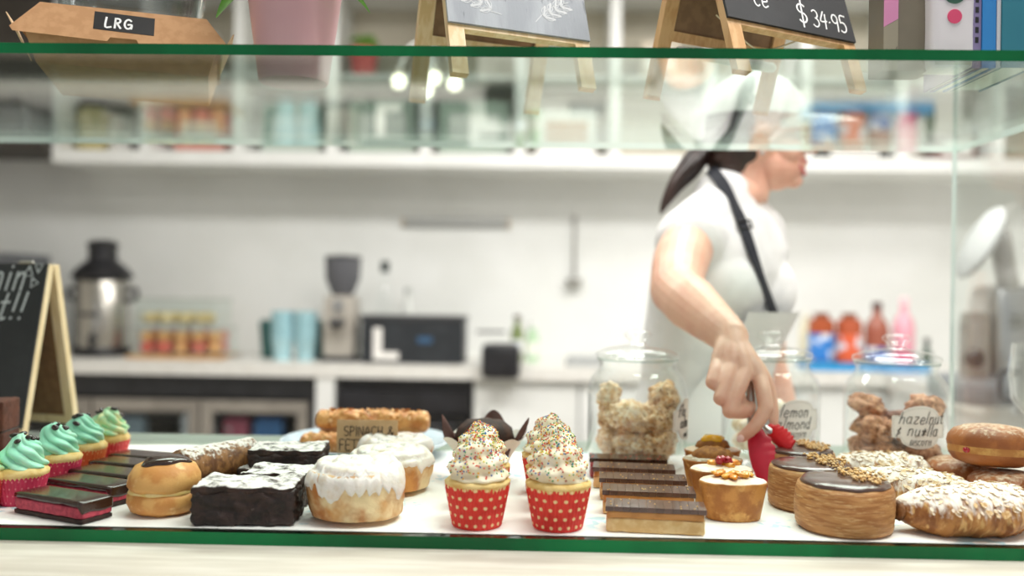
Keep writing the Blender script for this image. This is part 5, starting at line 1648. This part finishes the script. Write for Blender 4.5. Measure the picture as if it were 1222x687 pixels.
# ================================================================== the woman behind the case
from mathutils.bvhtree import BVHTree
def fused(mb, name, material, parent, voxel, smooth=3, fac=.5):
    o = mb.build(name, material, None, angle=180)
    md = o.modifiers.new('r', 'REMESH'); md.mode = 'VOXEL'; md.voxel_size = voxel; md.use_smooth_shade = True
    if smooth:
        s = o.modifiers.new('s', 'SMOOTH'); s.iterations = smooth; s.factor = fac
    dg = bpy.context.evaluated_depsgraph_get()
    me = bpy.data.meshes.new_from_object(o.evaluated_get(dg))
    me.name = name
    if not me.materials:
        me.materials.append(material)
    o.modifiers.clear()
    old = o.data
    o.data = me
    bpy.data.meshes.remove(old)
    if parent is not None:
        o.parent = parent
        o.matrix_parent_inverse = parent.matrix_world.inverted()
    return o
def bvh(objs):
    vs, fs = [], []
    for o in objs:
        k = len(vs)
        vs += [v.co.copy() for v in o.data.vertices]
        fs += [[i + k for i in p.vertices] for p in o.data.polygons]
    return BVHTree.FromPolygons(vs, fs)

def skin_extra(N, vec, c):
    return N.mix(N.ramp(N.noise(vec, 26, 3, .5), .5, .72), c, lin('#dd9c88'))
M['skin'] = mat('skin', '#e9bca4', .45, col2='#dfa68f', ns=14, lo=.4, hi=.7, sss=.2, sssr=.006, bump=.1, bs=240)
M['shirt'] = mat('white_cotton', '#e9e9e8', .85, col2='#e0e0df', ns=14, bump=.25, bs=26)
M['apron'] = mat('pale_apron_cotton', '#ececec', .85, bump=.3, bs=60)
M['navy'] = mat('navy_webbing', '#20232c', .75, bump=.3, bs=300)
M['hair'] = mat('dark_brown_hair', '#3a2620', .4, col2='#241713', ns=20, stretch=(1, 1, .3), bump=.8, bs=60)
M['cap'] = mat('white_cap_cotton', '#f1f1ef', .8, bump=.2, bs=120)
M['lip'] = mat('lip', '#c9706e', .4)
M['teeth'] = mat('teeth', '#f6f1ea', .25)

N0 = at(868, 240, 1.86)
RS = at(826, 284, 1.775)
wc = at(838, 400, 1.88)
hx = V((N0.x - RS.x, N0.y - RS.y, 0)).normalized()       # from right shoulder to neck
f2 = V((hx.y, -hx.x, 0))                                  # facing (right and towards the case)
if f2.y > 0: f2 = -f2
LS = V((2 * N0.x - RS.x, 2 * N0.y - RS.y, RS.z + .012))
ground = V((wc.x, wc.y + .0, 0))
person = thing('person', 'woman in a white cap, white shirt and dark apron strap reaching with tongs', 'person', ground)
bpy.context.view_layer.update()

def ell(mb, c, r, rot=None, sub=3):
    """ellipsoid with radii along forward, side and up of frame rot (three vectors)"""
    a, b, u = rot
    vs, fs = ICO[sub]
    mb.add([c + a * (p.x * r[0]) + b * (p.y * r[1]) + u * (p.z * r[2]) for p in vs], fs)
ZU = V((0, 0, 1))
# torso stations: centre xy, z, half width (side), half depth (front)
def mixxy(k, z):
    return V((wc.x + (N0.x - wc.x) * k, wc.y + (N0.y - wc.y) * k, z))
TOR = [(mixxy(-.1, .86), .172, .125), (mixxy(0, .95), .175, .128), (mixxy(.1, 1.08), .15, .112), (mixxy(.4, 1.2), .158, .118), (mixxy(.7, 1.31), .165, .118), (mixxy(.9, 1.385), .148, .098), (mixxy(1.0, N0.z - .025), .095, .07)]
def torso(mb, grow, z0=-1):
    P = [t_[0] for t_ in TOR]; A = [t_[1] + grow for t_ in TOR]; B = [t_[2] + grow for t_ in TOR]
    k = 5
    Ps = spline(P, k); As = lerpl(A, k); Bs = lerpl(B, k)
    sd = ZU.cross(f2)
    rings = []
    n = 40
    vs = []
    for p, a, b in zip(Ps, As, Bs):
        vs += [p + f2 * (b * math.cos(2 * PI * i / n)) + sd * (a * math.sin(2 * PI * i / n)) for i in range(n)]
    fs = []
    for j in range(len(Ps) - 1):
        for i in range(n):
            fs.append((j * n + i, j * n + (i + 1) % n, (j + 1) * n + (i + 1) % n, (j + 1) * n + i))
    fs.append(list(range(n))[::-1]); fs.append([(len(Ps) - 1) * n + i for i in range(n)])
    mb.add(vs, fs)
    for s in (-1, 1):
        ell(mb, mixxy(.6, 1.272) + f2 * .072 + sd * s * .062, (.062 + grow, .068 + grow, .07 + grow), (f2, sd, ZU))

# head frame
HC = at(908, 165, 1.875)
hf = V((1, -.14, 0)).normalized()
hr = V((hf.y, -hf.x, 0))
def HP(f, r, u):
    return HC + hf * f + hr * r + ZU * u
HR = (hf, hr, ZU)
body = MB()
ell(body, HP(-.012, 0, .022), (.094, .074, .098), HR, 4)
ell(body, HP(.03, 0, -.055), (.058, .054, .056), HR)
ell(body, HP(.067, 0, -.09), (.02, .02, .016), HR)
ell(body, HP(.07, 0, .03), (.025, .05, .03), HR)
ell(body, HP(.072, 0, -.052), (.022, .03, .03), HR)
for s in (-1, 1):
    ell(body, HP(.05, s * .035, -.03), (.03, .026, .03), HR)
    ell(body, HP(-.004, s * .073, -.012), (.019, .009, .031), HR)
    ell(body, HP(-.012, s * .078, -.006), (.012, .007, .022), HR)
body.tube([HP(.083, 0, .022), HP(.096, 0, 0), HP(.109, 0, -.02)], [.009, .01, .0125], 12)
for s in (-1, 1):
    ell(body, HP(.097, s * .011, -.024), (.011, .008, .008), HR)
body.tube([HP(-.022, 0, -.05), HP(-.028, 0, -.11), N0 + V((0, 0, .01)), N0 - V((0, 0, .06))], [.052, .05, .056, .07], 20)
body.tube([N0 + V((0, 0, -.01)), RS.lerp(N0, .45) + V((0, 0, .012)), RS + V((0, 0, .004))], [.05, .05, .048], 18)
body.tube([N0 + V((0, 0, -.01)), LS.lerp(N0, .45) + V((0, 0, .012)), LS + V((0, 0, .004))], [.05, .05, .048], 18)
torso(body, -.006)
# right arm
EL = at(806, 346, 1.565)
WR = at(872, 402, 1.365)
ua = spline([RS, RS.lerp(EL, .5) + V((-.006, 0, .004)), EL], 6)
body.tube(ua, lerpl([.052, .053, .045], 6), 20)
fa = spline([EL, EL.lerp(WR, .35) + V((-.003, 0, .002)), EL.lerp(WR, .75), WR], 5)
body.tube(fa, lerpl([.044, .046, .035, .0275], 5), 20)
# left arm, hanging on the far side
LE = LS + V((.03, .03, -.27)); LW = LE + V((.05, -.06, -.22))
body.tube(spline([LS, LS.lerp(LE, .5), LE], 5), lerpl([.05, .048, .041], 5), 16)
body.tube(spline([LE, LE.lerp(LW, .35), LW], 5), lerpl([.04, .038, .026], 5), 16)
for k in range(4):
    o_ = hx * (.012 * (k - 1.5))
    body.tube([LW, LW + V((.02, -.02, -.07)) + o_ * 1.4], [.02, .013], 10)
    body.tube(spline([LW + V((.02, -.02, -.07)) + o_ * 1.4, LW + V((.03, -.03, -.11)) + o_ * 1.5, LW + V((.02, -.045, -.14)) + o_ * 1.4], 3), lerpl([.011, .0095, .008], 3), 10)
body.tube([LW + V((.0, -.02, -.02)), LW + V((.0, -.06, -.05)), LW + V((.01, -.07, -.085))], [.013, .011, .009], 10)
# right hand round the tongs: knuckles, middle joints, tips
MCP = [at(856, 434, 1.318), at(872, 438, 1.303), at(889, 444, 1.296), at(907, 452, 1.298)]
PIP = [at(850, 456, 1.278), at(860, 475, 1.262), at(871, 490, 1.256), at(914, 487, 1.262)]
DIP = [at(866, 465, 1.283), at(877, 480, 1.276), at(889, 491, 1.274), at(902, 507, 1.258)]
TIP = [at(873, 461, 1.302), at(884, 474, 1.298), at(896, 484, 1.296), at(886, 521, 1.262)]
rads = [(.0108, .0102, .0092, .0082), (.0115, .011, .0098, .0086), (.0118, .0113, .01, .0088), (.0122, .0108, .0096, .008)]
for a, b, c, d, r in zip(MCP, PIP, DIP, TIP, rads):
    body.tube(spline([WR.lerp(a, .12), WR.lerp(a, .6) + V((0, -.004, .002)), a], 4), lerpl([.0205, .0155, r[0]], 4), 14)
    body.tube(spline([a, a.lerp(b, .5) + V((0, -.003, .002)), b], 4), lerpl([r[0], (r[0] + r[1]) / 2, r[1]], 4), 14)
    body.tube(spline([b, c, d], 4), lerpl([r[1], r[2], r[3]], 4), 14)
for a, b in zip(MCP, MCP[1:]):
    body.tube([a.lerp(WR, .25), b.lerp(WR, .25)], .0145, 12)
    body.tube([a.lerp(WR, .5) + V((0, .014, 0)), b.lerp(WR, .5) + V((0, .014, 0))], .014, 12)
body.tube([EL.lerp(WR, .9), WR, WR.lerp(MCP[1].lerp(MCP[2], .5), .35)], [.0285, .0275, .0225], 16)
TH = [WR.lerp(MCP[3], .3) + V((.004, .02, 0)), at(908, 450, 1.335), at(919, 480, 1.318), at(922, 506, 1.302)]
body.tube(spline(TH, 4), lerpl([.018, .015, .0115, .0085], 4), 14)
bod = fused(body, 'body', M['skin'], person, .0024, 2, .5)

# shirt
sh = MB()
torso(sh, .006)
for S in (RS, LS):
    sh.tube([mixxy(.95, N0.z - .045), S.lerp(N0, .5) + V((0, 0, .006)), S + V((0, 0, .004))], [.058, .06, .062], 24)
d_ = (EL - RS).normalized()
sh.tube([RS + V((0, 0, .0)) - d_ * .01, RS + d_ * .022], [.066, .072], 28)
dl = (LE - LS).normalized()
sh.tube([LS, LS + dl * .03], [.06, .064], 24)
sh.tube([N0 - V((.005, 0, .03)), N0 + V((-.008, 0, .004))], [.075, .064], 24)
shirt = fused(sh, 'shirt', M['shirt'], person, .0055, 6, .5)
# crease folds pressed into the cloth
nrs = [v.normal.copy() for v in shirt.data.vertices]
buf = []
for v, nr in zip(shirt.data.vertices, nrs):
    p = v.co
    buf.extend(p + nr * (mn.noise(V((p.x * 9 + p.z * 5, p.y * 9, p.z * 11))) * .004 + mn.noise(p * 24) * .0016))
shirt.data.vertices.foreach_set('co', buf)
shirt.data.update()
# trousers and shoes (behind the counter)
tr = MB()
sd = ZU.cross(f2)
M['trouser'] = mat('dark_trousers', '#2b2c30', .85, bump=.2, bs=80)
tr.tube([mixxy(-.1, .84), mixxy(-.05, .95)], [.155, .15], 28, flat=.78, upv=f2)
for s in (-1, 1):
    hpv = mixxy(-.1, .86) + sd * s * .085
    tr.tube(spline([hpv, V((hpv.x, hpv.y, .48)) + f2 * .015, V((hpv.x, hpv.y, .1))], 6), lerpl([.092, .066, .05], 6), 18)
fused(tr, 'trousers', M['trouser'], person, .008, 4)
for s in (-1, 1):
    hpv = mixxy(-.1, 0) + sd * s * .085
    so = MB()
    so.tube([hpv + V((0, 0, .045)) - f2 * .04, hpv + V((0, 0, .048)) + f2 * .04, hpv + V((0, 0, .036)) + f2 * .13], [.044, .046, .035], 16)
    o = so.build('shoe', mat('black_shoe', '#1d1d1f', .5), None, angle=180)
    for v in o.data.vertices:
        v.co.z = max(.002, v.co.z)
    o.parent = person; o.matrix_parent_inverse = person.matrix_world.inverted()
def adopt(o, par=person):
    o.parent = par
    o.matrix_parent_inverse = person.matrix_world.inverted() if par is person else par.matrix_world.inverted()
    return o
# apron bib and skirt, following the front of the torso
ap = MB()
zs = [t_[0].z for t_ in TOR]
def tor_at(z):
    if z <= zs[0]:
        return V((TOR[0][0].x, TOR[0][0].y, z)), TOR[0][1] + .02, TOR[0][2] + .02
    for a, b in zip(TOR, TOR[1:]):
        if a[0].z <= z <= b[0].z:
            k = (z - a[0].z) / (b[0].z - a[0].z)
            return a[0].lerp(b[0], k), a[1] + (b[1] - a[1]) * k, a[2] + (b[2] - a[2]) * k
    return TOR[-1]
def apf(i, j, off=0.0):
    z = .55 + .68 * j / 40
    c, a, b = tor_at(z)
    lim = math.radians(78) if z < 1.0 else math.radians(78 - 44 * min(1, (z - 1.0) / .2))
    ph = -lim + 2 * lim * i / 30
    r = 1 / math.sqrt((math.cos(ph) / b) ** 2 + (math.sin(ph) / a) ** 2) + .016 + off
    r += .05 * math.exp(-((z - 1.26) / .09) ** 2) * math.exp(-(ph / .9) ** 2)
    r += .004 * mn.noise(V((ph * 3, z * 7, 0)))
    return V((c.x, c.y, z)) + f2 * r * math.cos(ph) + sd * r * math.sin(ph)
ap.grid(apf, 30, 40); ap.grid(lambda i, j: apf(i, j, -.0016), 30, 40, flip=True)
adopt(ap.build('apron', M['apron'], None, angle=180))
# strap laid over the shirt
tree = bvh([shirt, bod])
def on_body(px, py, off):
    d = ray(px, py)
    h = tree.ray_cast(EYE, d.normalized())
    if h[0] is None:
        return None, None
    n = h[1] if h[1].dot(d) < 0 else -h[1]
    return h[0] + n * off, n
pts = spline([V((846, 200, 0)), V((858, 214, 0)), V((871, 237, 0)), V((884, 266, 0)), V((896, 302, 0)), V((909, 340, 0)), V((922, 377, 0))], 5)
L = []
for q in pts:
    p, n = on_body(q.x, q.y, .003)
    if p:
        L.append((p, n))
for _ in range(3):
    L = [L[0]] + [((L[i - 1][0] + L[i][0] * 2 + L[i + 1][0]) / 4, (L[i - 1][1] + L[i][1] + L[i + 1][1]).normalized()) for i in range(1, len(L) - 1)] + [L[-1]]
stp = MB()
vs = []
for i, (p, n) in enumerate(L):
    t_ = (L[min(i + 1, len(L) - 1)][0] - L[max(i - 1, 0)][0]).normalized()
    w = t_.cross(n).normalized() * .0125
    p = p + n * .003
    vs += [p - w, p + w, p + w - n * .002, p - w - n * .002]
fs = [(3, 2, 1, 0)]
for i in range(len(L) - 1):
    for k in range(4):
        fs.append((4 * i + k, 4 * i + (k + 1) % 4, 4 * i + 4 + (k + 1) % 4, 4 * i + 4 + k))
e = 4 * (len(L) - 1)
fs.append((e, e + 1, e + 2, e + 3))
stp.add(vs, fs)
strap = adopt(stp.build('apron_strap', M['navy'], None, angle=50))
p, n = on_body(886, 270, .008)
bk = MB()
t_ = (L[min(18, len(L) - 1)][0] - L[12][0]).normalized()
w = t_.cross(n).normalized()
for s in (-1, 1):
    bk.tube([p + w * s * .016 - t_ * .008, p + w * s * .016 + t_ * .008], .0022, 8)
    bk.tube([p - w * .016 + t_ * s * .008, p + w * .016 + t_ * s * .008], .0022, 8)
bko = adopt(bk.build('buckle', M['black_pl'], None), strap)
# hair, ponytail, cap
hm = MB()
ell(hm, HP(-.045, 0, .012), (.074, .079, .098), HR, 4)
ell(hm, HP(-.06, 0, -.05), (.052, .062, .045), HR)
for v_ in hm.v:
    v_ += (v_ - HC).normalized() * .0018 * math.sin(v_.z * 260 + v_.x * 90)
hair = fused(hm, 'hair', M['hair'], person, .005, 2)
pt = MB()
base = [HP(-.105, .005, -.015), HP(-.14, .015, -.055), HP(-.17, .022, -.09), HP(-.192, .026, -.125), HP(-.207, .028, -.155)]
for k in range(14):
    a = k * 2.4; r = .004 + .02 * (k / 14)
    off = hr * r * math.cos(a) + ZU * r * math.sin(a)
    pt.tube(spline([b + off * m for b, m in zip(base, (.7, 1.2, 1.0, .7, .35))], 4), lerpl([.012, .013, .01, .007, .0025], 4), 8)
adopt(pt.build('ponytail', M['hair'], None, angle=180))
tie = MB().tube([HP(-.112, .0, -.022) - hr * .001, HP(-.122, .002, -.034)], .027, 16, caps=False)
adopt(tie.build('hair_tie', M['navy'], None))
cp = MB()
NU, NV = 56, 16
def crown_(i, j, g=0.0):
    a = 2 * PI * i / NU; e = (PI / 2) * j / NV
    seam = .0012 * (abs(math.sin(3 * a)) ** 8)
    return HP(-.012 + (.107 + g + seam) * math.cos(e) * math.cos(a), (.09 + g + seam) * math.cos(e) * math.sin(a), .042 + (.098 + g) * math.sin(e) - .004 * math.cos(a) * math.cos(e))
cp.grid(crown_, NU, NV, cu=True, flip=True); cp.grid(lambda i, j: crown_(i, j, -.003), NU, NV, cu=True)
capo = adopt(cp.build('cap', M['cap'], None, angle=180))
br = MB()
def brim(i, j, g=0.0):
    s = i / 24 * 2 - 1; q = j / 10
    a = s * 1.15
    f = -.012 + .104 * math.cos(a) * (1 - 0) + q * .115 * math.cos(s * PI / 2) ** .45
    r = .089 * math.sin(a) * (1 - .12 * q)
    return HP(f, r, .044 - .02 * s * s - .012 * q + .006 * math.sin(PI * q) + g)
br.grid(brim, 24, 10, flip=False); br.grid(lambda i, j: brim(i, j, -.003), 24, 10, flip=True)
adopt(br.build('brim', M['cap'], None, angle=180), capo)
btn = MB().ico(HP(-.012, 0, .142), .006, 2, sc=(1, 1, .6))
adopt(btn.build('button', M['cap'], None, angle=180), capo)
# face details
for s in (-1, 1):
    e = MB(); ell(e, HP(.0735, s * .031, .003), (.0125, .013, .0115), HR)
    eo = adopt(e.build('eye', mat('eye_white', '#f2efec', .15), None, angle=180))
    i_ = MB(); ell(i_, HP(.0845, s * .032, .003), (.003, .006, .006), HR)
    adopt(i_.build('iris', mat('brown_iris', '#3c2618', .15), None, angle=180), eo)
    b_ = MB().tube(spline([HP(.094, s * .012, .019), HP(.092, s * .03, .024), HP(.072, s * .048, .019)], 4), lerpl([.003, .0035, .0015], 4), 8)
    adopt(b_.build('eyebrow', M['hair'], None))
    er = MB().ico(HP(-.006, s * .083, -.044), .0045, 2)
    adopt(er.build('earring', M['steel'], None, angle=180))
m1 = MB()
up_ = [HP(.056, .043, -.042), HP(.082, .024, -.052), HP(.0935, 0, -.052), HP(.082, -.024, -.052), HP(.056, -.043, -.042)]
lo_ = [HP(.056, .043, -.042), HP(.0795, .025, -.069), HP(.09, 0, -.0755), HP(.0795, -.025, -.069), HP(.056, -.043, -.042)]
m1.tube(spline(up_, 5), lerpl([.002, .0032, .0038, .0032, .002], 5), 10)
m1.tube(spline(lo_, 5), lerpl([.002, .0038, .0045, .0038, .002], 5), 10)
lips = adopt(m1.build('lips', M['lip'], None, angle=180))
te = MB()
def teeth(i, j):
    k = i / 20; q = j / 4
    a = spline(up_, 5)[i]; b = spline(lo_, 5)[i]
    return a.lerp(b, q) - hf * .001
te.grid(teeth, 20, 4); te.grid(lambda i, j: teeth(i, j) - hf * .006, 20, 4, flip=True)
adopt(te.build('teeth', M['teeth'], None, angle=180))
# fingernail
dirn = (TIP[3] - DIP[3]).normalized()
nl = MB()
nn = (EYE - TIP[3]).normalized(); nn = (nn - dirn * nn.dot(dirn)).normalized()
ell(nl, TIP[3] + dirn * .003 + nn * .0072, (.006, .0048, .0016), (dirn, dirn.cross(nn), nn))
adopt(nl.build('fingernail', mat('nail', '#f0c9c0', .25, coat=.3), None, angle=180))

# ================================================================== tongs
M['silicone'] = mat('red_silicone', '#d3213f', .4, col2='#c41a36', ns=10)
M['silicone2'] = mat('bright_red_silicone', '#df1f28', .4)
hinge = at(893, 440, 1.325)
tg = thing('tongs', 'steel tongs with red scalloped silicone tips in the woman\'s hand', 'tongs', hinge)
bpy.context.view_layer.update()
def adopt2(o, par=tg):
    o.parent = par; o.matrix_parent_inverse = tg.matrix_world.inverted() if par is tg else par.matrix_world.inverted()
    return o
A1, B1 = at(899, 512, 1.277), at(917, 581, 1.232)
A2, B2 = at(915, 510, 1.292), at(944, 535, 1.262)
for (a, b, m, wmax) in ((A1, B1, M['silicone'], .021), (A2, B2, M['silicone2'], .0145)):
    arm = MB().tube(spline([hinge, hinge.lerp(a, .5) + V((0, -.004, 0)), a, a.lerp(b, .12)], 5), lerpl([.006, .0075, .008, .007], 5), 12, flat=.55)
    ao = adopt2(arm.build('arm', M['steel'], None, angle=60))
    d = (b - a); ln_ = d.length; d.normalize()
    n = (EYE - a).normalized(); n = (n - d * n.dot(d)).normalized()
    s = d.cross(n).normalized()
    if s.x < 0: s = -s
    ol = []
    K = 40
    for k in range(K + 1):
        t_ = k / K
        w = wmax * (.42 + .58 * math.sin(PI * min(1, t_ * .78 + .1)) ** 1.2) * (1 if t_ < .9 else math.sqrt(max(.05, 1 - ((t_ - .9) / .1) ** 2)))
        sc = .0034 * abs(math.sin(PI * t_ * 7)) if .15 < t_ < .97 else 0
        ol.append((t_, w + sc, -w * .72))
    bl = MB()
    vs = []
    for t_, wr, wl in ol:
        c = a + d * (ln_ * t_)
        for (x, y) in ((wl, .0), (wl * .6, .0035), (0, .0046), (wr * .6, .0035), (wr, 0), (wr, -.002), (0, .0), (wl, -.002)):
            vs.append(c + s * x + n * y)
    fs = []
    for k in range(K):
        for q in range(8):
            fs.append((k * 8 + q, k * 8 + (q + 1) % 8, (k + 1) * 8 + (q + 1) % 8, (k + 1) * 8 + q))
    fs.append(list(range(8))[::-1]); fs.append([K * 8 + q for q in range(8)])
    bl.add(vs, fs)
    adopt2(bl.build('silicone_tip', m, None, angle=50), ao)
    col = MB().tube([a - d * .004, a + d * .006], .0085, 12, flat=.6)
    adopt2(col.build('collar', M['steel'], None), ao)
hg = MB().ico(hinge, .009, 2)
adopt2(hg.build('hinge', M['steel'], None, angle=180))
